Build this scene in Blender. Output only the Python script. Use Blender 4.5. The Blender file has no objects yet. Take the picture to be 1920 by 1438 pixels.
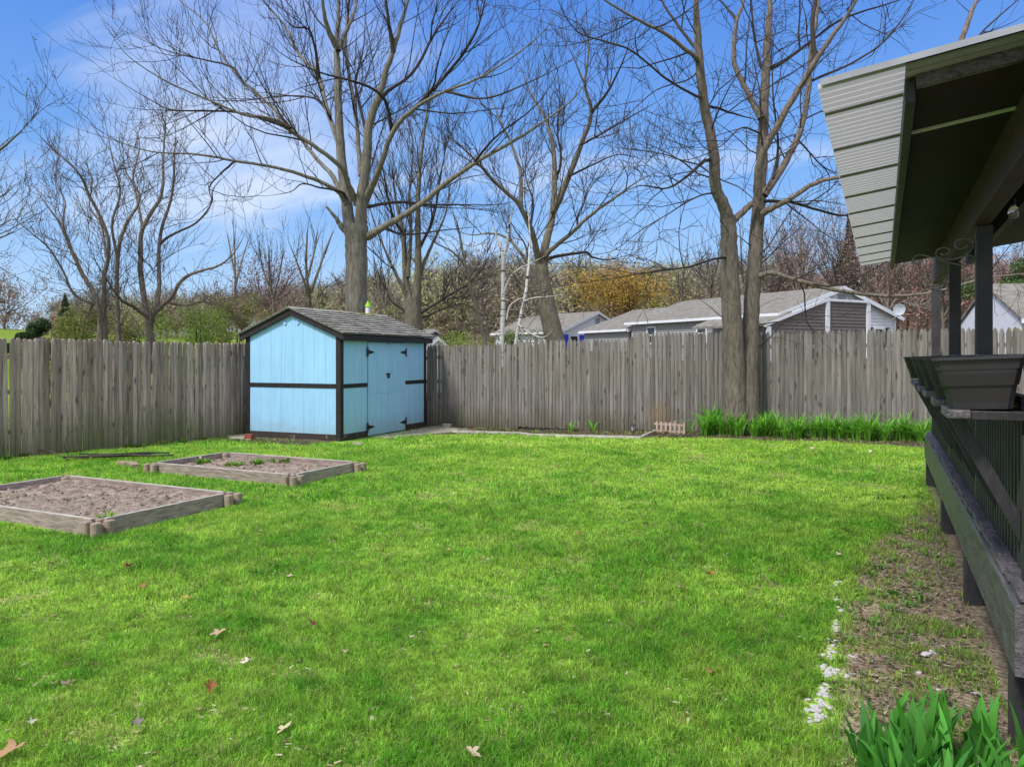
import bpy, math, random
import numpy as np
from mathutils import Vector, Matrix
random.seed(7); RG = np.random.default_rng(11)
C = bpy.context.scene.collection
R = math.radians
# ------------------------------------------------------------------ camera
FPX = 1430.0; HOR = 668.0; EYE = 1.56
TH = math.atan(695/1430); S_, C_ = math.sin(TH), math.cos(TH)
cam = bpy.data.cameras.new('camera'); co = bpy.data.objects.new('camera', cam); C.objects.link(co)
co.location = (0, 0, EYE); co.rotation_euler = (R(90), 0, TH)
cam.sensor_width = 36; cam.lens = FPX/1920*36; cam.shift_y = -51/1920; cam.clip_start = .05; cam.clip_end = 3000
bpy.context.scene.camera = co
# ------------------------------------------------------------------ world, sun, exposure
SUN_EL, SUN_AZ = R(50), R(-160)      # azimuth from +Y towards +X (negative = left of the yard axis)
sc = bpy.context.scene
w = bpy.data.worlds.new("World"); sc.world = w; w.use_nodes = True
nt = w.node_tree; N = nt.nodes; L = nt.links
bg = N['Background']; bg.inputs['Strength'].default_value = .14
sky = N.new('ShaderNodeTexSky'); sky.sky_type = 'NISHITA'; sky.sun_disc = False
sky.sun_elevation = SUN_EL; sky.sun_rotation = SUN_AZ; sky.air_density = 1.0; sky.dust_density = .3; sky.ozone_density = 3.0
hsv = N.new('ShaderNodeHueSaturation'); hsv.inputs['Saturation'].default_value = 1.06; hsv.inputs['Value'].default_value = 1.0; hsv.inputs['Hue'].default_value = .498
ramp = N.new('ShaderNodeValToRGB'); ce = ramp.color_ramp.elements
for pos_, c_ in ((0, (.95, 1.75, 2.9)), (.12, (.42, 1.18, 2.85)), (.30, (.17, .72, 2.75)), (.62, (.07, .42, 2.4))):
    e_ = ce[0] if pos_ == 0 else (ce[1] if pos_ == .62 else ce.new(pos_)); e_.position = pos_; e_.color = (c_[0]/4, c_[1]/4, c_[2]/4, 1)
tc0 = N.new('ShaderNodeTexCoord'); sp0 = N.new('ShaderNodeSeparateXYZ'); L.new(tc0.outputs['Generated'], sp0.inputs[0]); L.new(sp0.outputs[2], ramp.inputs[0])
gain = N.new('ShaderNodeMixRGB'); gain.blend_type = 'MULTIPLY'; gain.inputs[0].default_value = 1; L.new(ramp.outputs[0], gain.inputs[1]); gain.inputs[2].default_value = (4, 4, 4, 1)
mx0 = N.new('ShaderNodeMixRGB'); mx0.inputs[0].default_value = .85; L.new(sky.outputs[0], mx0.inputs[1]); L.new(gain.outputs[0], mx0.inputs[2]); L.new(mx0.outputs[0], hsv.inputs['Color'])
tc = N.new('ShaderNodeTexCoord')
sep = N.new('ShaderNodeSeparateXYZ'); L.new(tc.outputs['Generated'], sep.inputs[0])
def wmath(op, a, b=None, c=None):
    m = N.new('ShaderNodeMath'); m.operation = op
    for i, v in enumerate((a, b, c)):
        if v is None: continue
        if isinstance(v, (int, float)): m.inputs[i].default_value = v
        else: L.new(v, m.inputs[i])
    return m.outputs[0]
zz = wmath('ADD', wmath('MAXIMUM', sep.outputs[2], 0.0), .22)
cx_ = wmath('DIVIDE', sep.outputs[0], zz); cy_ = wmath('DIVIDE', sep.outputs[1], zz)
cmb = N.new('ShaderNodeCombineXYZ'); L.new(cx_, cmb.inputs[0]); L.new(cy_, cmb.inputs[1])
mp = N.new('ShaderNodeMapping'); mp.inputs['Rotation'].default_value = (0, 0, R(35)); mp.inputs['Scale'].default_value = (.55, 1.25, 1); mp.inputs['Location'].default_value = (3.1, 1.7, 0)
L.new(cmb.outputs[0], mp.inputs[0])
nz = N.new('ShaderNodeTexNoise'); nz.inputs['Scale'].default_value = 1.15; nz.inputs['Detail'].default_value = 8; nz.inputs['Roughness'].default_value = .55; nz.inputs['Distortion'].default_value = .5
L.new(mp.outputs[0], nz.inputs['Vector'])
rp = N.new('ShaderNodeMapRange'); rp.inputs['From Min'].default_value = .50; rp.inputs['From Max'].default_value = .70; rp.inputs['To Max'].default_value = .62
L.new(nz.outputs[0], rp.inputs['Value'])
# more cloud in the part of the sky behind the camera (keeps the daylight neutral)
fw = N.new('ShaderNodeVectorMath'); fw.operation = 'DOT_PRODUCT'; fw.inputs[1].default_value = (-S_, C_, 0)
L.new(tc.outputs['Generated'], fw.inputs[0])
back = N.new('ShaderNodeMapRange'); back.inputs['From Min'].default_value = .35; back.inputs['From Max'].default_value = -.25; back.inputs['To Max'].default_value = .75
L.new(fw.outputs['Value'], back.inputs['Value'])
hz = N.new('ShaderNodeMapRange'); hz.inputs['From Min'].default_value = .22; hz.inputs['From Max'].default_value = 0.0; hz.inputs['To Max'].default_value = .25
L.new(sep.outputs[2], hz.inputs['Value'])
fac = wmath('MAXIMUM', wmath('MAXIMUM', rp.outputs[0], back.outputs[0]), hz.outputs[0])
mixs = N.new('ShaderNodeMixRGB'); L.new(fac, mixs.inputs[0]); L.new(hsv.outputs[0], mixs.inputs[1]); mixs.inputs[2].default_value = (3.35, 3.5, 3.75, 1)
L.new(mixs.outputs[0], bg.inputs['Color'])
sl = bpy.data.lights.new('sun', 'SUN'); sl.energy = 1.75; sl.angle = R(11); sl.color = (1, .965, .92)
so = bpy.data.objects.new('sun', sl); C.objects.link(so)
sd = Vector((math.sin(SUN_AZ)*math.cos(SUN_EL), math.cos(SUN_AZ)*math.cos(SUN_EL), math.sin(SUN_EL)))
so.rotation_euler = sd.to_track_quat('Z', 'Y').to_euler(); so.location = (0, 0, 30)
sc.view_settings.view_transform = 'Standard'; sc.view_settings.look = 'None'; sc.view_settings.exposure = 1.1; sc.view_settings.gamma = 1
sc.render.engine = 'CYCLES'; sc.render.resolution_x = 1024; sc.render.resolution_y = 766
sc.cycles.max_bounces = 6; sc.cycles.transparent_max_bounces = 6
# ------------------------------------------------------------------ geometry of the place
def ss(x, a, b):
    t = np.clip((np.asarray(x, float)-a)/(b-a), 0, 1); return t*t*(3-2*t)
def hgt(X, Y):
    X = np.asarray(X, float); Y = np.asarray(Y, float)
    h = .15*ss(X, -7, -2)*ss(Y, 11, 14)
    D = np.sqrt(X*X+Y*Y)
    h = h + 1.7*np.exp(-((X+52)**2+(Y-28)**2)/260.)
    h = h + 1.3*ss(D, 21, 42)*ss(Y+.35*X*(X < 0)*-1, 2, 20) + .058*np.clip(D-45, 0, 140)*(.45+.55*ss(X/np.maximum(D, 1), -.85, -.6))*ss(Y - X*.4, 0, 25)
    return h
def W(px, py, d):                     # a sighted direction at a chosen distance
    r = (px-960)/FPX*d
    return Vector((-d*S_ + r*C_, d*C_ + r*S_, EYE + (HOR-py)/FPX*d))
def G(px, py, z=None):                # where a sight line meets the ground
    zz = 0 if z is None else z
    for _ in range(6):
        d = FPX*(EYE-zz)/(py-HOR); p = W(px, py, d)
        if z is None: zz = float(hgt(p.x, p.y))
    return p
def vnoise(x, y, sc_, seed, octv=3):
    x = np.asarray(x, float)/sc_; y = np.asarray(y, float)/sc_
    tot = 0; amp = 1; s = 0
    for o in range(octv):
        g = np.random.default_rng(seed+o).random((128, 128))
        xi = np.floor(x).astype(int); yi = np.floor(y).astype(int); fx = x-xi; fy = y-yi
        fx = fx*fx*(3-2*fx); fy = fy*fy*(3-2*fy)
        a = g[xi % 128, yi % 128]; b = g[(xi+1) % 128, yi % 128]; c = g[xi % 128, (yi+1) % 128]; d = g[(xi+1) % 128, (yi+1) % 128]
        tot = tot + amp*((a*(1-fx)+b*fx)*(1-fy)+(c*(1-fx)+d*fx)*fy); s += amp; amp *= .5; x = x*2+17; y = y*2+9
    return tot/s
# ------------------------------------------------------------------ materials
def new_mat(name):
    m = bpy.data.materials.new(name); m.use_nodes = True
    return m, m.node_tree.nodes, m.node_tree.links, m.node_tree.nodes['Principled BSDF']
def mat(name, c1, c2=None, scale=6, rough=.8, bump=.15, bscale=None, stretch=(1, 1, 1), rnd=0, metal=0, detail=6, lo=.35, hi=.65, spec=.3, extra=None, world=False):
    m, n, l, p = new_mat(name)
    c2 = c2 or tuple(v*.75 for v in c1)
    t = n.new('ShaderNodeTexCoord'); mp = n.new('ShaderNodeMapping'); mp.inputs['Scale'].default_value = stretch
    if world:
        ge = n.new('ShaderNodeNewGeometry'); l.new(ge.outputs['Position'], mp.inputs[0])
    else: l.new(t.outputs['Object'], mp.inputs[0])
    z = n.new('ShaderNodeTexNoise'); z.inputs['Scale'].default_value = scale; z.inputs['Detail'].default_value = detail; z.inputs['Roughness'].default_value = .6
    l.new(mp.outputs[0], z.inputs['Vector'])
    r = n.new('ShaderNodeMapRange'); r.inputs['From Min'].default_value = lo; r.inputs['From Max'].default_value = hi; l.new(z.outputs[0], r.inputs['Value'])
    mx = n.new('ShaderNodeMixRGB'); l.new(r.outputs[0], mx.inputs[0]); mx.inputs[1].default_value = (*c1, 1); mx.inputs[2].default_value = (*c2, 1)
    out = mx.outputs[0]
    if rnd:
        a = n.new('ShaderNodeAttribute'); a.attribute_name = 'rnd'
        q = n.new('ShaderNodeMapRange'); q.inputs['To Min'].default_value = 1-rnd; q.inputs['To Max'].default_value = 1+rnd; l.new(a.outputs['Fac'], q.inputs['Value'])
        h = n.new('ShaderNodeHueSaturation'); l.new(q.outputs[0], h.inputs['Value']); l.new(out, h.inputs['Color']); out = h.outputs[0]
    if extra: out = extra(n, l, out, t, mp)
    l.new(out, p.inputs['Base Color']); p.inputs['Roughness'].default_value = rough; p.inputs['Metallic'].default_value = metal
    p.inputs['Specular IOR Level'].default_value = spec
    if bump:
        zb = n.new('ShaderNodeTexNoise'); zb.inputs['Scale'].default_value = bscale or scale*4; zb.inputs['Detail'].default_value = 5; l.new(mp.outputs[0], zb.inputs['Vector'])
        b = n.new('ShaderNodeBump'); b.inputs['Strength'].default_value = bump; b.inputs['Distance'].default_value = .02; l.new(zb.outputs[0], b.inputs['Height']); l.new(b.outputs[0], p.inputs['Normal'])
    return m
def knots_moss(moss_h, moss=(.10, .115, .035), amt=.75, stain=None):
    def f(n, l, out, t, mp):
        ge = n.new('ShaderNodeNewGeometry')
        mk = n.new('ShaderNodeMapping'); mk.inputs['Scale'].default_value = (9, 9, 2.6); l.new(ge.outputs['Position'], mk.inputs[0])
        v = n.new('ShaderNodeTexVoronoi'); v.inputs['Scale'].default_value = 1; l.new(mk.outputs[0], v.inputs['Vector'])
        r = n.new('ShaderNodeMapRange'); r.inputs['From Min'].default_value = .21; r.inputs['From Max'].default_value = .09; r.inputs['To Max'].default_value = .75; l.new(v.outputs['Distance'], r.inputs['Value'])
        m1 = n.new('ShaderNodeMixRGB'); l.new(r.outputs[0], m1.inputs[0]); l.new(out, m1.inputs[1]); m1.inputs[2].default_value = (.035, .028, .022, 1)
        s = n.new('ShaderNodeSeparateXYZ'); l.new(ge.outputs['Position'], s.inputs[0])
        nz = n.new('ShaderNodeTexNoise'); nz.inputs['Scale'].default_value = 1.6; nz.inputs['Detail'].default_value = 6; l.new(ge.outputs['Position'], nz.inputs['Vector'])
        ad = n.new('ShaderNodeMath'); ad.operation = 'MULTIPLY_ADD'; l.new(nz.outputs[0], ad.inputs[0]); ad.inputs[1].default_value = -.9; l.new(s.outputs[2], ad.inputs[2])
        q = n.new('ShaderNodeMapRange'); q.inputs['From Min'].default_value = moss_h-.45; q.inputs['From Max'].default_value = -.45; q.inputs['To Max'].default_value = amt; l.new(ad.outputs[0], q.inputs['Value'])
        m2 = n.new('ShaderNodeMixRGB'); l.new(q.outputs[0], m2.inputs[0]); l.new(m1.outputs[0], m2.inputs[1]); m2.inputs[2].default_value = (*moss, 1)
        o = m2.outputs[0]
        if stain:
            d = n.new('ShaderNodeVectorMath'); d.operation = 'DISTANCE'; l.new(ge.outputs['Position'], d.inputs[0]); d.inputs[1].default_value = stain
            q2 = n.new('ShaderNodeMapRange'); q2.inputs['From Min'].default_value = .34; q2.inputs['From Max'].default_value = .05; q2.inputs['To Max'].default_value = .38; l.new(d.outputs['Value'], q2.inputs['Value'])
            m3 = n.new('ShaderNodeMixRGB'); l.new(q2.outputs[0], m3.inputs[0]); l.new(o, m3.inputs[1]); m3.inputs[2].default_value = (.30, .19, .05, 1); o = m3.outputs[0]
        return o
    return f
M = {}
ST = (6, 6, .35)
M['fence_left'] = mat('weathered_picket_wood', (.43, .335, .305), (.215, .165, .15), 5, .95, .5, 14, ST, .34, extra=knots_moss(.75))
M['fence_back'] = mat('weathered_stockade_wood', (.255, .23, .214), (.145, .128, .118), 5, .95, .5, 14, ST, .2, extra=knots_moss(.5, (.085, .08, .035), .7, (-3.95, 14.62, .42)))
M['blue'] = mat('blue_paint', (.25, .56, .80), (.27, .58, .82), 3, .55, .06, 40, rnd=.008)
def wear(n, l, out, t, mp):
    ge = n.new('ShaderNodeNewGeometry'); s = n.new('ShaderNodeSeparateXYZ'); l.new(ge.outputs['Position'], s.inputs[0])
    z = n.new('ShaderNodeTexNoise'); z.inputs['Scale'].default_value = 7; z.inputs['Detail'].default_value = 8; z.inputs['Roughness'].default_value = .7; l.new(ge.outputs['Position'], z.inputs['Vector'])
    a = n.new('ShaderNodeMath'); a.operation = 'MULTIPLY_ADD'; l.new(z.outputs[0], a.inputs[0]); a.inputs[1].default_value = -.75; l.new(s.outputs[2], a.inputs[2])
    q = n.new('ShaderNodeMapRange'); q.inputs['From Min'].default_value = .08; q.inputs['From Max'].default_value = -.32; q.inputs['To Max'].default_value = .5; l.new(a.outputs[0], q.inputs['Value'])
    m = n.new('ShaderNodeMixRGB'); l.new(q.outputs[0], m.inputs[0]); l.new(out, m.inputs[1]); m.inputs[2].default_value = (.26, .36, .36, 1)
    mk = n.new('ShaderNodeMapping'); mk.inputs['Scale'].default_value = (14, 14, .8); l.new(ge.outputs['Position'], mk.inputs[0])
    z2 = n.new('ShaderNodeTexNoise'); z2.inputs['Scale'].default_value = 1.5; z2.inputs['Detail'].default_value = 6; l.new(mk.outputs[0], z2.inputs['Vector'])
    q2 = n.new('ShaderNodeMapRange'); q2.inputs['From Min'].default_value = .3; q2.inputs['From Max'].default_value = .7; q2.inputs['To Min'].default_value = .93; q2.inputs['To Max'].default_value = 1.06; l.new(z2.outputs[0], q2.inputs['Value'])
    h = n.new('ShaderNodeHueSaturation'); l.new(q2.outputs[0], h.inputs['Value']); l.new(m.outputs[0], h.inputs['Color']); return h.outputs[0]
M['blue'] = mat('blue_paint', (.30, .56, .81), (.33, .59, .84), 3, .55, .06, 40, rnd=.012, extra=wear)
M['trim'] = mat('dark_brown_trim_paint', (.017, .014, .015), (.03, .026, .027), 8, .6, .12, 50)
M['plinth'] = mat('peeling_base_paint', (.045, .036, .032), (.17, .15, .13), 9, .9, .4, 30, lo=.58, hi=.68)
M['steel_black'] = mat('black_iron', (.012, .012, .014), (.02, .02, .02), 20, .45, .05)
M['shingle'] = mat('lichened_shingle', (.33, .315, .29), (.17, .16, .145), 16, .95, .5, 60, rnd=.22, lo=.35, hi=.65)
M['moss'] = mat('roof_moss', (.12, .17, .03), (.07, .10, .02), 20, 1, .5)
M['concrete'] = mat('weathered_concrete', (.38, .34, .28), (.26, .23, .19), 5, .95, .3, 40)
M['brick'] = mat('red_brick', (.28, .085, .05), (.2, .06, .04), 12, .9, .3)
M['board'] = mat('grey_garden_board', (.40, .32, .285), (.19, .15, .13), 5, .9, .45, 16, (1.2, 1.2, 9), .12)
M['boardtop'] = mat('pale_board_edge', (.52, .49, .44), (.36, .33, .29), 9, .9, .3)
M['block'] = mat('tan_concrete_block', (.35, .275, .215), (.25, .195, .15), 12, .95, .4, 50)
M['soil'] = mat('dry_garden_soil', (.38, .31, .255), (.16, .122, .095), 16, 1, .9, 60, rnd=.2)
M['mulch'] = mat('dark_mulch', (.085, .06, .045), (.03, .022, .018), 22, 1, .9, 60, rnd=.5)
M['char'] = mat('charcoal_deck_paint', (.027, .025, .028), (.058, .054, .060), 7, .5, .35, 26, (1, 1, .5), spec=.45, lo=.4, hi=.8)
M['charworn'] = mat('worn_charcoal_paint', (.135, .120, .130), (.058, .051, .057), 9, .42, .5, 24, (3, .6, 3), spec=.5)
M['planter'] = mat('dark_green_grey_plastic', (.026, .024, .027), (.036, .033, .038), 4, .42, .04, spec=.5)
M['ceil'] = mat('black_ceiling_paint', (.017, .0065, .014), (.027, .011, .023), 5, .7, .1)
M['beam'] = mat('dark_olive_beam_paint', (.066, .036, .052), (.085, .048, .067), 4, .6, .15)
M['metal'] = mat('galvanised_sheet', (.33, .34, .36), (.27, .28, .30), 5, .45, .05, metal=.3)
M['white'] = mat('white_siding', (.74, .76, .80), (.66, .68, .72), 4, .6, .03)
M['greysiding'] = mat('grey_siding', (.36, .36, .36), (.31, .31, .31), 4, .7, .03)
M['taupe'] = mat('taupe_siding', (.155, .135, .125), (.13, .115, .105), 4, .7, .03)
M['roofgrey'] = mat('grey_house_shingle', (.25, .232, .205), (.15, .138, .12), 3, .95, .4, 30, lo=.35, hi=.65, extra=None)
M['glass'] = mat('dark_window_glass', (.02, .025, .03), (.03, .035, .04), 2, .12, 0, spec=.6)
M['shutterblue'] = mat('blue_shutter', (.03, .06, .55), (.04, .07, .6), 5, .5, .05)
M['shutterdark'] = mat('dark_shutter', (.03, .03, .035), None, 5, .6, .05)
M['vent'] = mat('louvre_grey', (.32, .33, .35), None, 5, .6, .05)
M['bark'] = mat('maple_bark', (.255, .235, .195), (.115, .102, .084), 7, .95, .9, 14, (3, 3, .5), .12)
M['bark2'] = mat('twin_trunk_bark', (.255, .21, .175), (.115, .092, .075), 8, .95, 1.0, 16, (3.5, 3.5, .6), .12)
M['twig'] = mat('twig_bark', (.062, .050, .042), (.04, .032, .028), 5, .95, 0, rnd=.3)
M['twig2'] = mat('pale_twig_bark', (.12, .097, .078), (.065, .053, .043), 5, .95, 0, rnd=.3)
M['bark3'] = mat('mossy_tree_bark', (.235, .21, .155), (.105, .092, .066), 7, .95, .8, 14, (3, 3, .6), .12)
def birch_extra(n, l, out, t, mp):
    ge = n.new('ShaderNodeNewGeometry'); m = n.new('ShaderNodeMapping'); m.inputs['Scale'].default_value = (1.2, 1.2, 9); l.new(ge.outputs['Position'], m.inputs[0])
    z = n.new('ShaderNodeTexNoise'); z.inputs['Scale'].default_value = 1.3; z.inputs['Detail'].default_value = 4; l.new(m.outputs[0], z.inputs['Vector'])
    r = n.new('ShaderNodeMapRange'); r.inputs['From Min'].default_value = .58; r.inputs['From Max'].default_value = .62; l.new(z.outputs[0], r.inputs['Value'])
    x = n.new('ShaderNodeMixRGB'); l.new(r.outputs[0], x.inputs[0]); l.new(out, x.inputs[1]); x.inputs[2].default_value = (.05, .045, .04, 1); return x.outputs[0]
M['birch'] = mat('white_birch_bark', (.68, .66, .62), (.52, .50, .46), 5, .8, .2, extra=birch_extra)
M['solar'] = mat('lamp_plastic', (.03, .03, .035), (.05, .05, .05), 10, .4, 0)
M['lens'] = mat('clear_lens', (.55, .56, .58), (.4, .4, .42), 10, .2, 0)
M['beige'] = mat('beige_picket_plastic', (.50, .38, .31), (.40, .30, .24), 8, .8, .1)
M['stone'] = mat('white_pebble', (.60, .58, .58), (.36, .34, .33), 25, .7, .15)
M['pipe'] = mat('black_hose', (.018, .018, .02), (.03, .03, .03), 8, .5, .05)
M['lime'] = mat('lime_plastic', (.30, .62, .02), None, 5, .5, 0)
M['yellow'] = mat('yellow_plastic', (.80, .58, .02), None, 5, .5, 0)
M['palewhite'] = mat('milky_plastic', (.75, .75, .72), None, 5, .5, 0)
M['iron'] = mat('grey_wrought_iron', (.24, .24, .23), (.14, .14, .13), 20, .5, .1)
M['dish'] = mat('dish_grey', (.42, .46, .52), (.38, .42, .47), 5, .5, 0)
def leafmat(name, attr='col', trans=.35, rough=.6):
    m, n, l, p = new_mat(name)
    a = n.new('ShaderNodeAttribute'); a.attribute_name = attr
    l.new(a.outputs['Color'], p.inputs['Base Color']); p.inputs['Roughness'].default_value = rough; p.inputs['Specular IOR Level'].default_value = .25
    tr = n.new('ShaderNodeBsdfTranslucent'); l.new(a.outputs['Color'], tr.inputs['Color'])
    mx = n.new('ShaderNodeMixShader'); mx.inputs[0].default_value = trans
    l.new(p.outputs[0], mx.inputs[1]); l.new(tr.outputs[0], mx.inputs[2]); l.new(mx.outputs[0], n['Material Output'].inputs[0])
    return m
M['leaf'] = leafmat('leaf_by_colour'); M['grass'] = leafmat('grass_blade', trans=.5, rough=.5)
M['litter'] = leafmat('dry_leaf', trans=.15, rough=.8)
m, n, l, p = new_mat('translucent_corrugated_sheet')
p.inputs['Base Color'].default_value = (.62, .59, .62, 1); p.inputs['Roughness'].default_value = .22; p.inputs['Specular IOR Level'].default_value = .7
tr = n.new('ShaderNodeBsdfTranslucent'); tr.inputs['Color'].default_value = (.70, .66, .66, 1)
mx = n.new('ShaderNodeMixShader'); mx.inputs[0].default_value = .40
l.new(p.outputs[0], mx.inputs[1]); l.new(tr.outputs[0], mx.inputs[2]); l.new(mx.outputs[0], n['Material Output'].inputs[0]); M['sheet'] = m
m, n, l, p = new_mat('bulb_glass')
p.inputs['Base Color'].default_value = (.9, .9, .9, 1); p.inputs['Transmission Weight'].default_value = .8; p.inputs['Roughness'].default_value = .05; M['bulb'] = m
M['lapped'] = mat('doubled_sheet', (.26, .26, .25), (.20, .20, .19), 5, .4, .05)
# ------------------------------------------------------------------ object helpers
class MB:
    def __init__(s): s.v = []; s.f = []; s.r = []; s.st = []
    def add(s, vs, fs, rnd=None):
        o = len(s.v); s.st.append((o, len(s.f))); s.v += [tuple(v) for v in vs]; s.f += [tuple(i+o for i in f) for f in fs]
        s.r += [random.random() if rnd is None else rnd]*len(vs)
    def box(s, a, b, rnd=None, mtx=None):
        x0, y0, z0 = a; x1, y1, z1 = b
        vs = [(x0, y0, z0), (x1, y0, z0), (x1, y1, z0), (x0, y1, z0), (x0, y0, z1), (x1, y0, z1), (x1, y1, z1), (x0, y1, z1)]
        if mtx is not None: vs = [mtx @ Vector(v) for v in vs]
        s.add(vs, [(3, 2, 1, 0), (4, 5, 6, 7), (0, 1, 5, 4), (1, 2, 6, 5), (2, 3, 7, 6), (3, 0, 4, 7)], rnd)
    def prism(s, poly, vec, rnd=None):          # polygon (list of 3d points) swept by vec
        n = len(poly); a = [Vector(p) for p in poly]; b = [p+Vector(vec) for p in a]
        s.add(a+b, [tuple(range(n))[::-1], tuple(range(n, 2*n))]+[(i, (i+1) % n, n+(i+1) % n, n+i) for i in range(n)], rnd)
    def tube(s, pts, rad, k=6, rnd=None):
        v, f = tube_np(np.array([tuple(p) for p in pts], float), np.broadcast_to(np.asarray(rad, float), (len(pts),)), k)
        s.add(v.tolist(), f.tolist(), rnd)
    def build_each(s, name, m, parent=None, bevel=0):
        for k, (v0, f0) in enumerate(s.st):
            v1, f1 = s.st[k+1] if k+1 < len(s.st) else (len(s.v), len(s.f)); q = MB()
            q.v = s.v[v0:v1]; q.f = [tuple(i-v0 for i in f) for f in s.f[f0:f1]]; q.r = s.r[v0:v1]; q.build(name, m, parent, bevel)
    def build(s, name, m, parent=None, bevel=0, smooth=False):
        me = bpy.data.meshes.new(name); me.from_pydata(s.v, [], s.f); me.update()
        a = me.attributes.new('rnd', 'FLOAT', 'POINT'); a.data.foreach_set('value', s.r)
        me.materials.append(m)
        if smooth: me.shade_smooth()
        o = bpy.data.objects.new(name, me); C.objects.link(o)
        if parent is not None: o.parent = parent
        if bevel:
            b = o.modifiers.new('bevel', 'BEVEL'); b.width = bevel; b.segments = 2; b.limit_method = 'ANGLE'
        return o
def tube_np(P, rad, k):
    T = np.gradient(P, axis=0); T /= np.linalg.norm(T, axis=1)[:, None]+1e-9
    ref = np.array([0, 0, 1.]) if abs(T[:, 2]).mean() < .8 else np.array([1., 0, 0])
    U = np.cross(T, ref); U /= np.linalg.norm(U, axis=1)[:, None]+1e-9; V = np.cross(T, U)
    an = np.arange(k)*2*math.pi/k
    v = P[:, None, :]+rad[:, None, None]*(np.cos(an)[None, :, None]*U[:, None, :]+np.sin(an)[None, :, None]*V[:, None, :])
    n = len(P); i = np.arange(n-1)[:, None]*k; j = np.arange(k)[None, :]; j2 = (j+1) % k
    f = np.stack([i+j, i+j2, i+k+j2, i+k+j], -1).reshape(-1, 4)
    return v.reshape(-1, 3), f
def np_mesh(name, V, F, m, parent=None, col=None, rnd=None, smooth=False):
    V = np.ascontiguousarray(V, dtype=np.float32); F = np.ascontiguousarray(F, dtype=np.int32); k = F.shape[1]
    me = bpy.data.meshes.new(name); me.vertices.add(len(V)); me.vertices.foreach_set('co', V.ravel())
    me.loops.add(F.size); me.loops.foreach_set('vertex_index', F.ravel())
    me.polygons.add(len(F)); me.polygons.foreach_set('loop_start', np.arange(0, F.size, k, dtype=np.int32))
    if col is not None:
        a = me.color_attributes.new('col', 'FLOAT_COLOR', 'POINT'); c4 = np.ones((len(V), 4), np.float32); c4[:, :3] = col; a.data.foreach_set('color', c4.ravel())
    if rnd is not None:
        a = me.attributes.new('rnd', 'FLOAT', 'POINT'); a.data.foreach_set('value', np.ascontiguousarray(rnd, dtype=np.float32))
    me.update(calc_edges=True); me.materials.append(m)
    if smooth: me.shade_smooth()
    o = bpy.data.objects.new(name, me); C.objects.link(o)
    if parent is not None: o.parent = parent
    return o
def tag(o, label=None, cat=None, group=None, kind=None):
    if label: o['label'] = label
    if cat: o['category'] = cat
    if group: o['group'] = group
    if kind: o['kind'] = kind
    return o
def thing(name, label, cat, loc=(0, 0, 0), rz=0, group=None):
    o = bpy.data.objects.new(name, None); o.empty_display_size = .2; C.objects.link(o); o.location = loc; o.rotation_euler = (0, 0, rz)
    return tag(o, label, cat, group)
def dup(root, loc, rz=0, label=None, scale=None):
    def cp(o, par):
        c = o.copy(); C.objects.link(c); c.parent = par
        for ch in kids.get(o.name, []): cp(ch, c)
        return c
    kids = {}
    for o in list(C.objects):
        if o.parent is not None: kids.setdefault(o.parent.name, []).append(o)
    c = cp(root, None); c.location = loc; c.rotation_euler = (0, 0, rz)
    if scale: c.scale = (scale,)*3
    if label: c['label'] = label
    return c
# ------------------------------------------------------------------ ground
BEDS = [(-8.78, -6.15, 4.4, 5.88), (-8.78, -6.38, 7.1, 8.33)]
def f_dirt(X, Y):       # bare strip beside the deck
    e = np.where(Y < 6, -.25, -.25+.16*(Y-6)) + (vnoise(X, Y, .35, 41)-.5)*.35
    a = np.maximum(ss(X, e, e+.12)*(1-ss(Y, 8.2, 10.2)), ss(X, .42, .55)*(Y > 3)*(1-ss(Y, 10.5, 11)))
    return a
def f_mulch(X, Y):
    e = 13.45 + .25*(vnoise(X, Y, .9, 55)-.5) + .35*ss(X, -8.4, -9.0) - .3*ss(X, -7, -8)
    a = ss(Y, e-.05, e+.1)*ss(X, -9.3, -8.6)
    b = ss(X, -8.9, -9.15)*ss(Y, 10.15, 10.5)*ss(X, -11.6, -11.2)   # worn ground round the shed
    # foot of the left fence
    fl = -12.25+.165*(Y-6)
    c = (1-ss(X, fl+.25, fl+.7))*ss(Y, 2, 3)*(Y < 14.7)*.55
    d = ss(Y, 14.3, 14.6)*.8
    return np.maximum(np.maximum(a, b), np.maximum(c, np.where(X > -9, d, 0)*0))
xs = np.concatenate([-np.geomspace(420, 14.2, 60), np.arange(-14, 4.01, .09), np.geomspace(4.2, 300, 55)])
ys = np.concatenate([-np.geomspace(120, 1.2, 30), np.arange(-1, 16.01, .09), np.geomspace(16.2, 600, 70)])
XX, YY = np.meshgrid(xs, ys, indexing='ij')
ZZ = hgt(XX, YY)
yard = (XX > -14) & (XX < 4) & (YY > -1) & (YY < 16)
ZZ = ZZ + np.where(yard, (vnoise(XX, YY, .8, 3)-.5)*.045 + (vnoise(XX, YY, .16, 5)-.5)*.03*np.maximum(f_dirt(XX, YY), f_mulch(XX, YY)), 0)
nx, ny = len(xs), len(ys)
idx = np.arange(nx*ny).reshape(nx, ny)
FF = np.stack([idx[:-1, :-1], idx[1:, :-1], idx[1:, 1:], idx[:-1, 1:]], -1).reshape(-1, 4)
def lawn_colour(X, Y):
    a = vnoise(X, Y, 1.1, 21); b = vnoise(X, Y, .35, 22); far = ss(Y, 6, 13)
    c = vnoise(X, Y, .14, 23); t = np.clip(.50+(a-.5)*1.0+(b-.5)*1.3+(c-.5)*1.1+.2*far, 0, 1)[..., None]
    deep = np.array([.165, .425, .035]); bright = np.array([.40, .61, .09])
    return deep*(1-t)+bright*t
lc = lawn_colour(XX, YY)*.85
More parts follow.
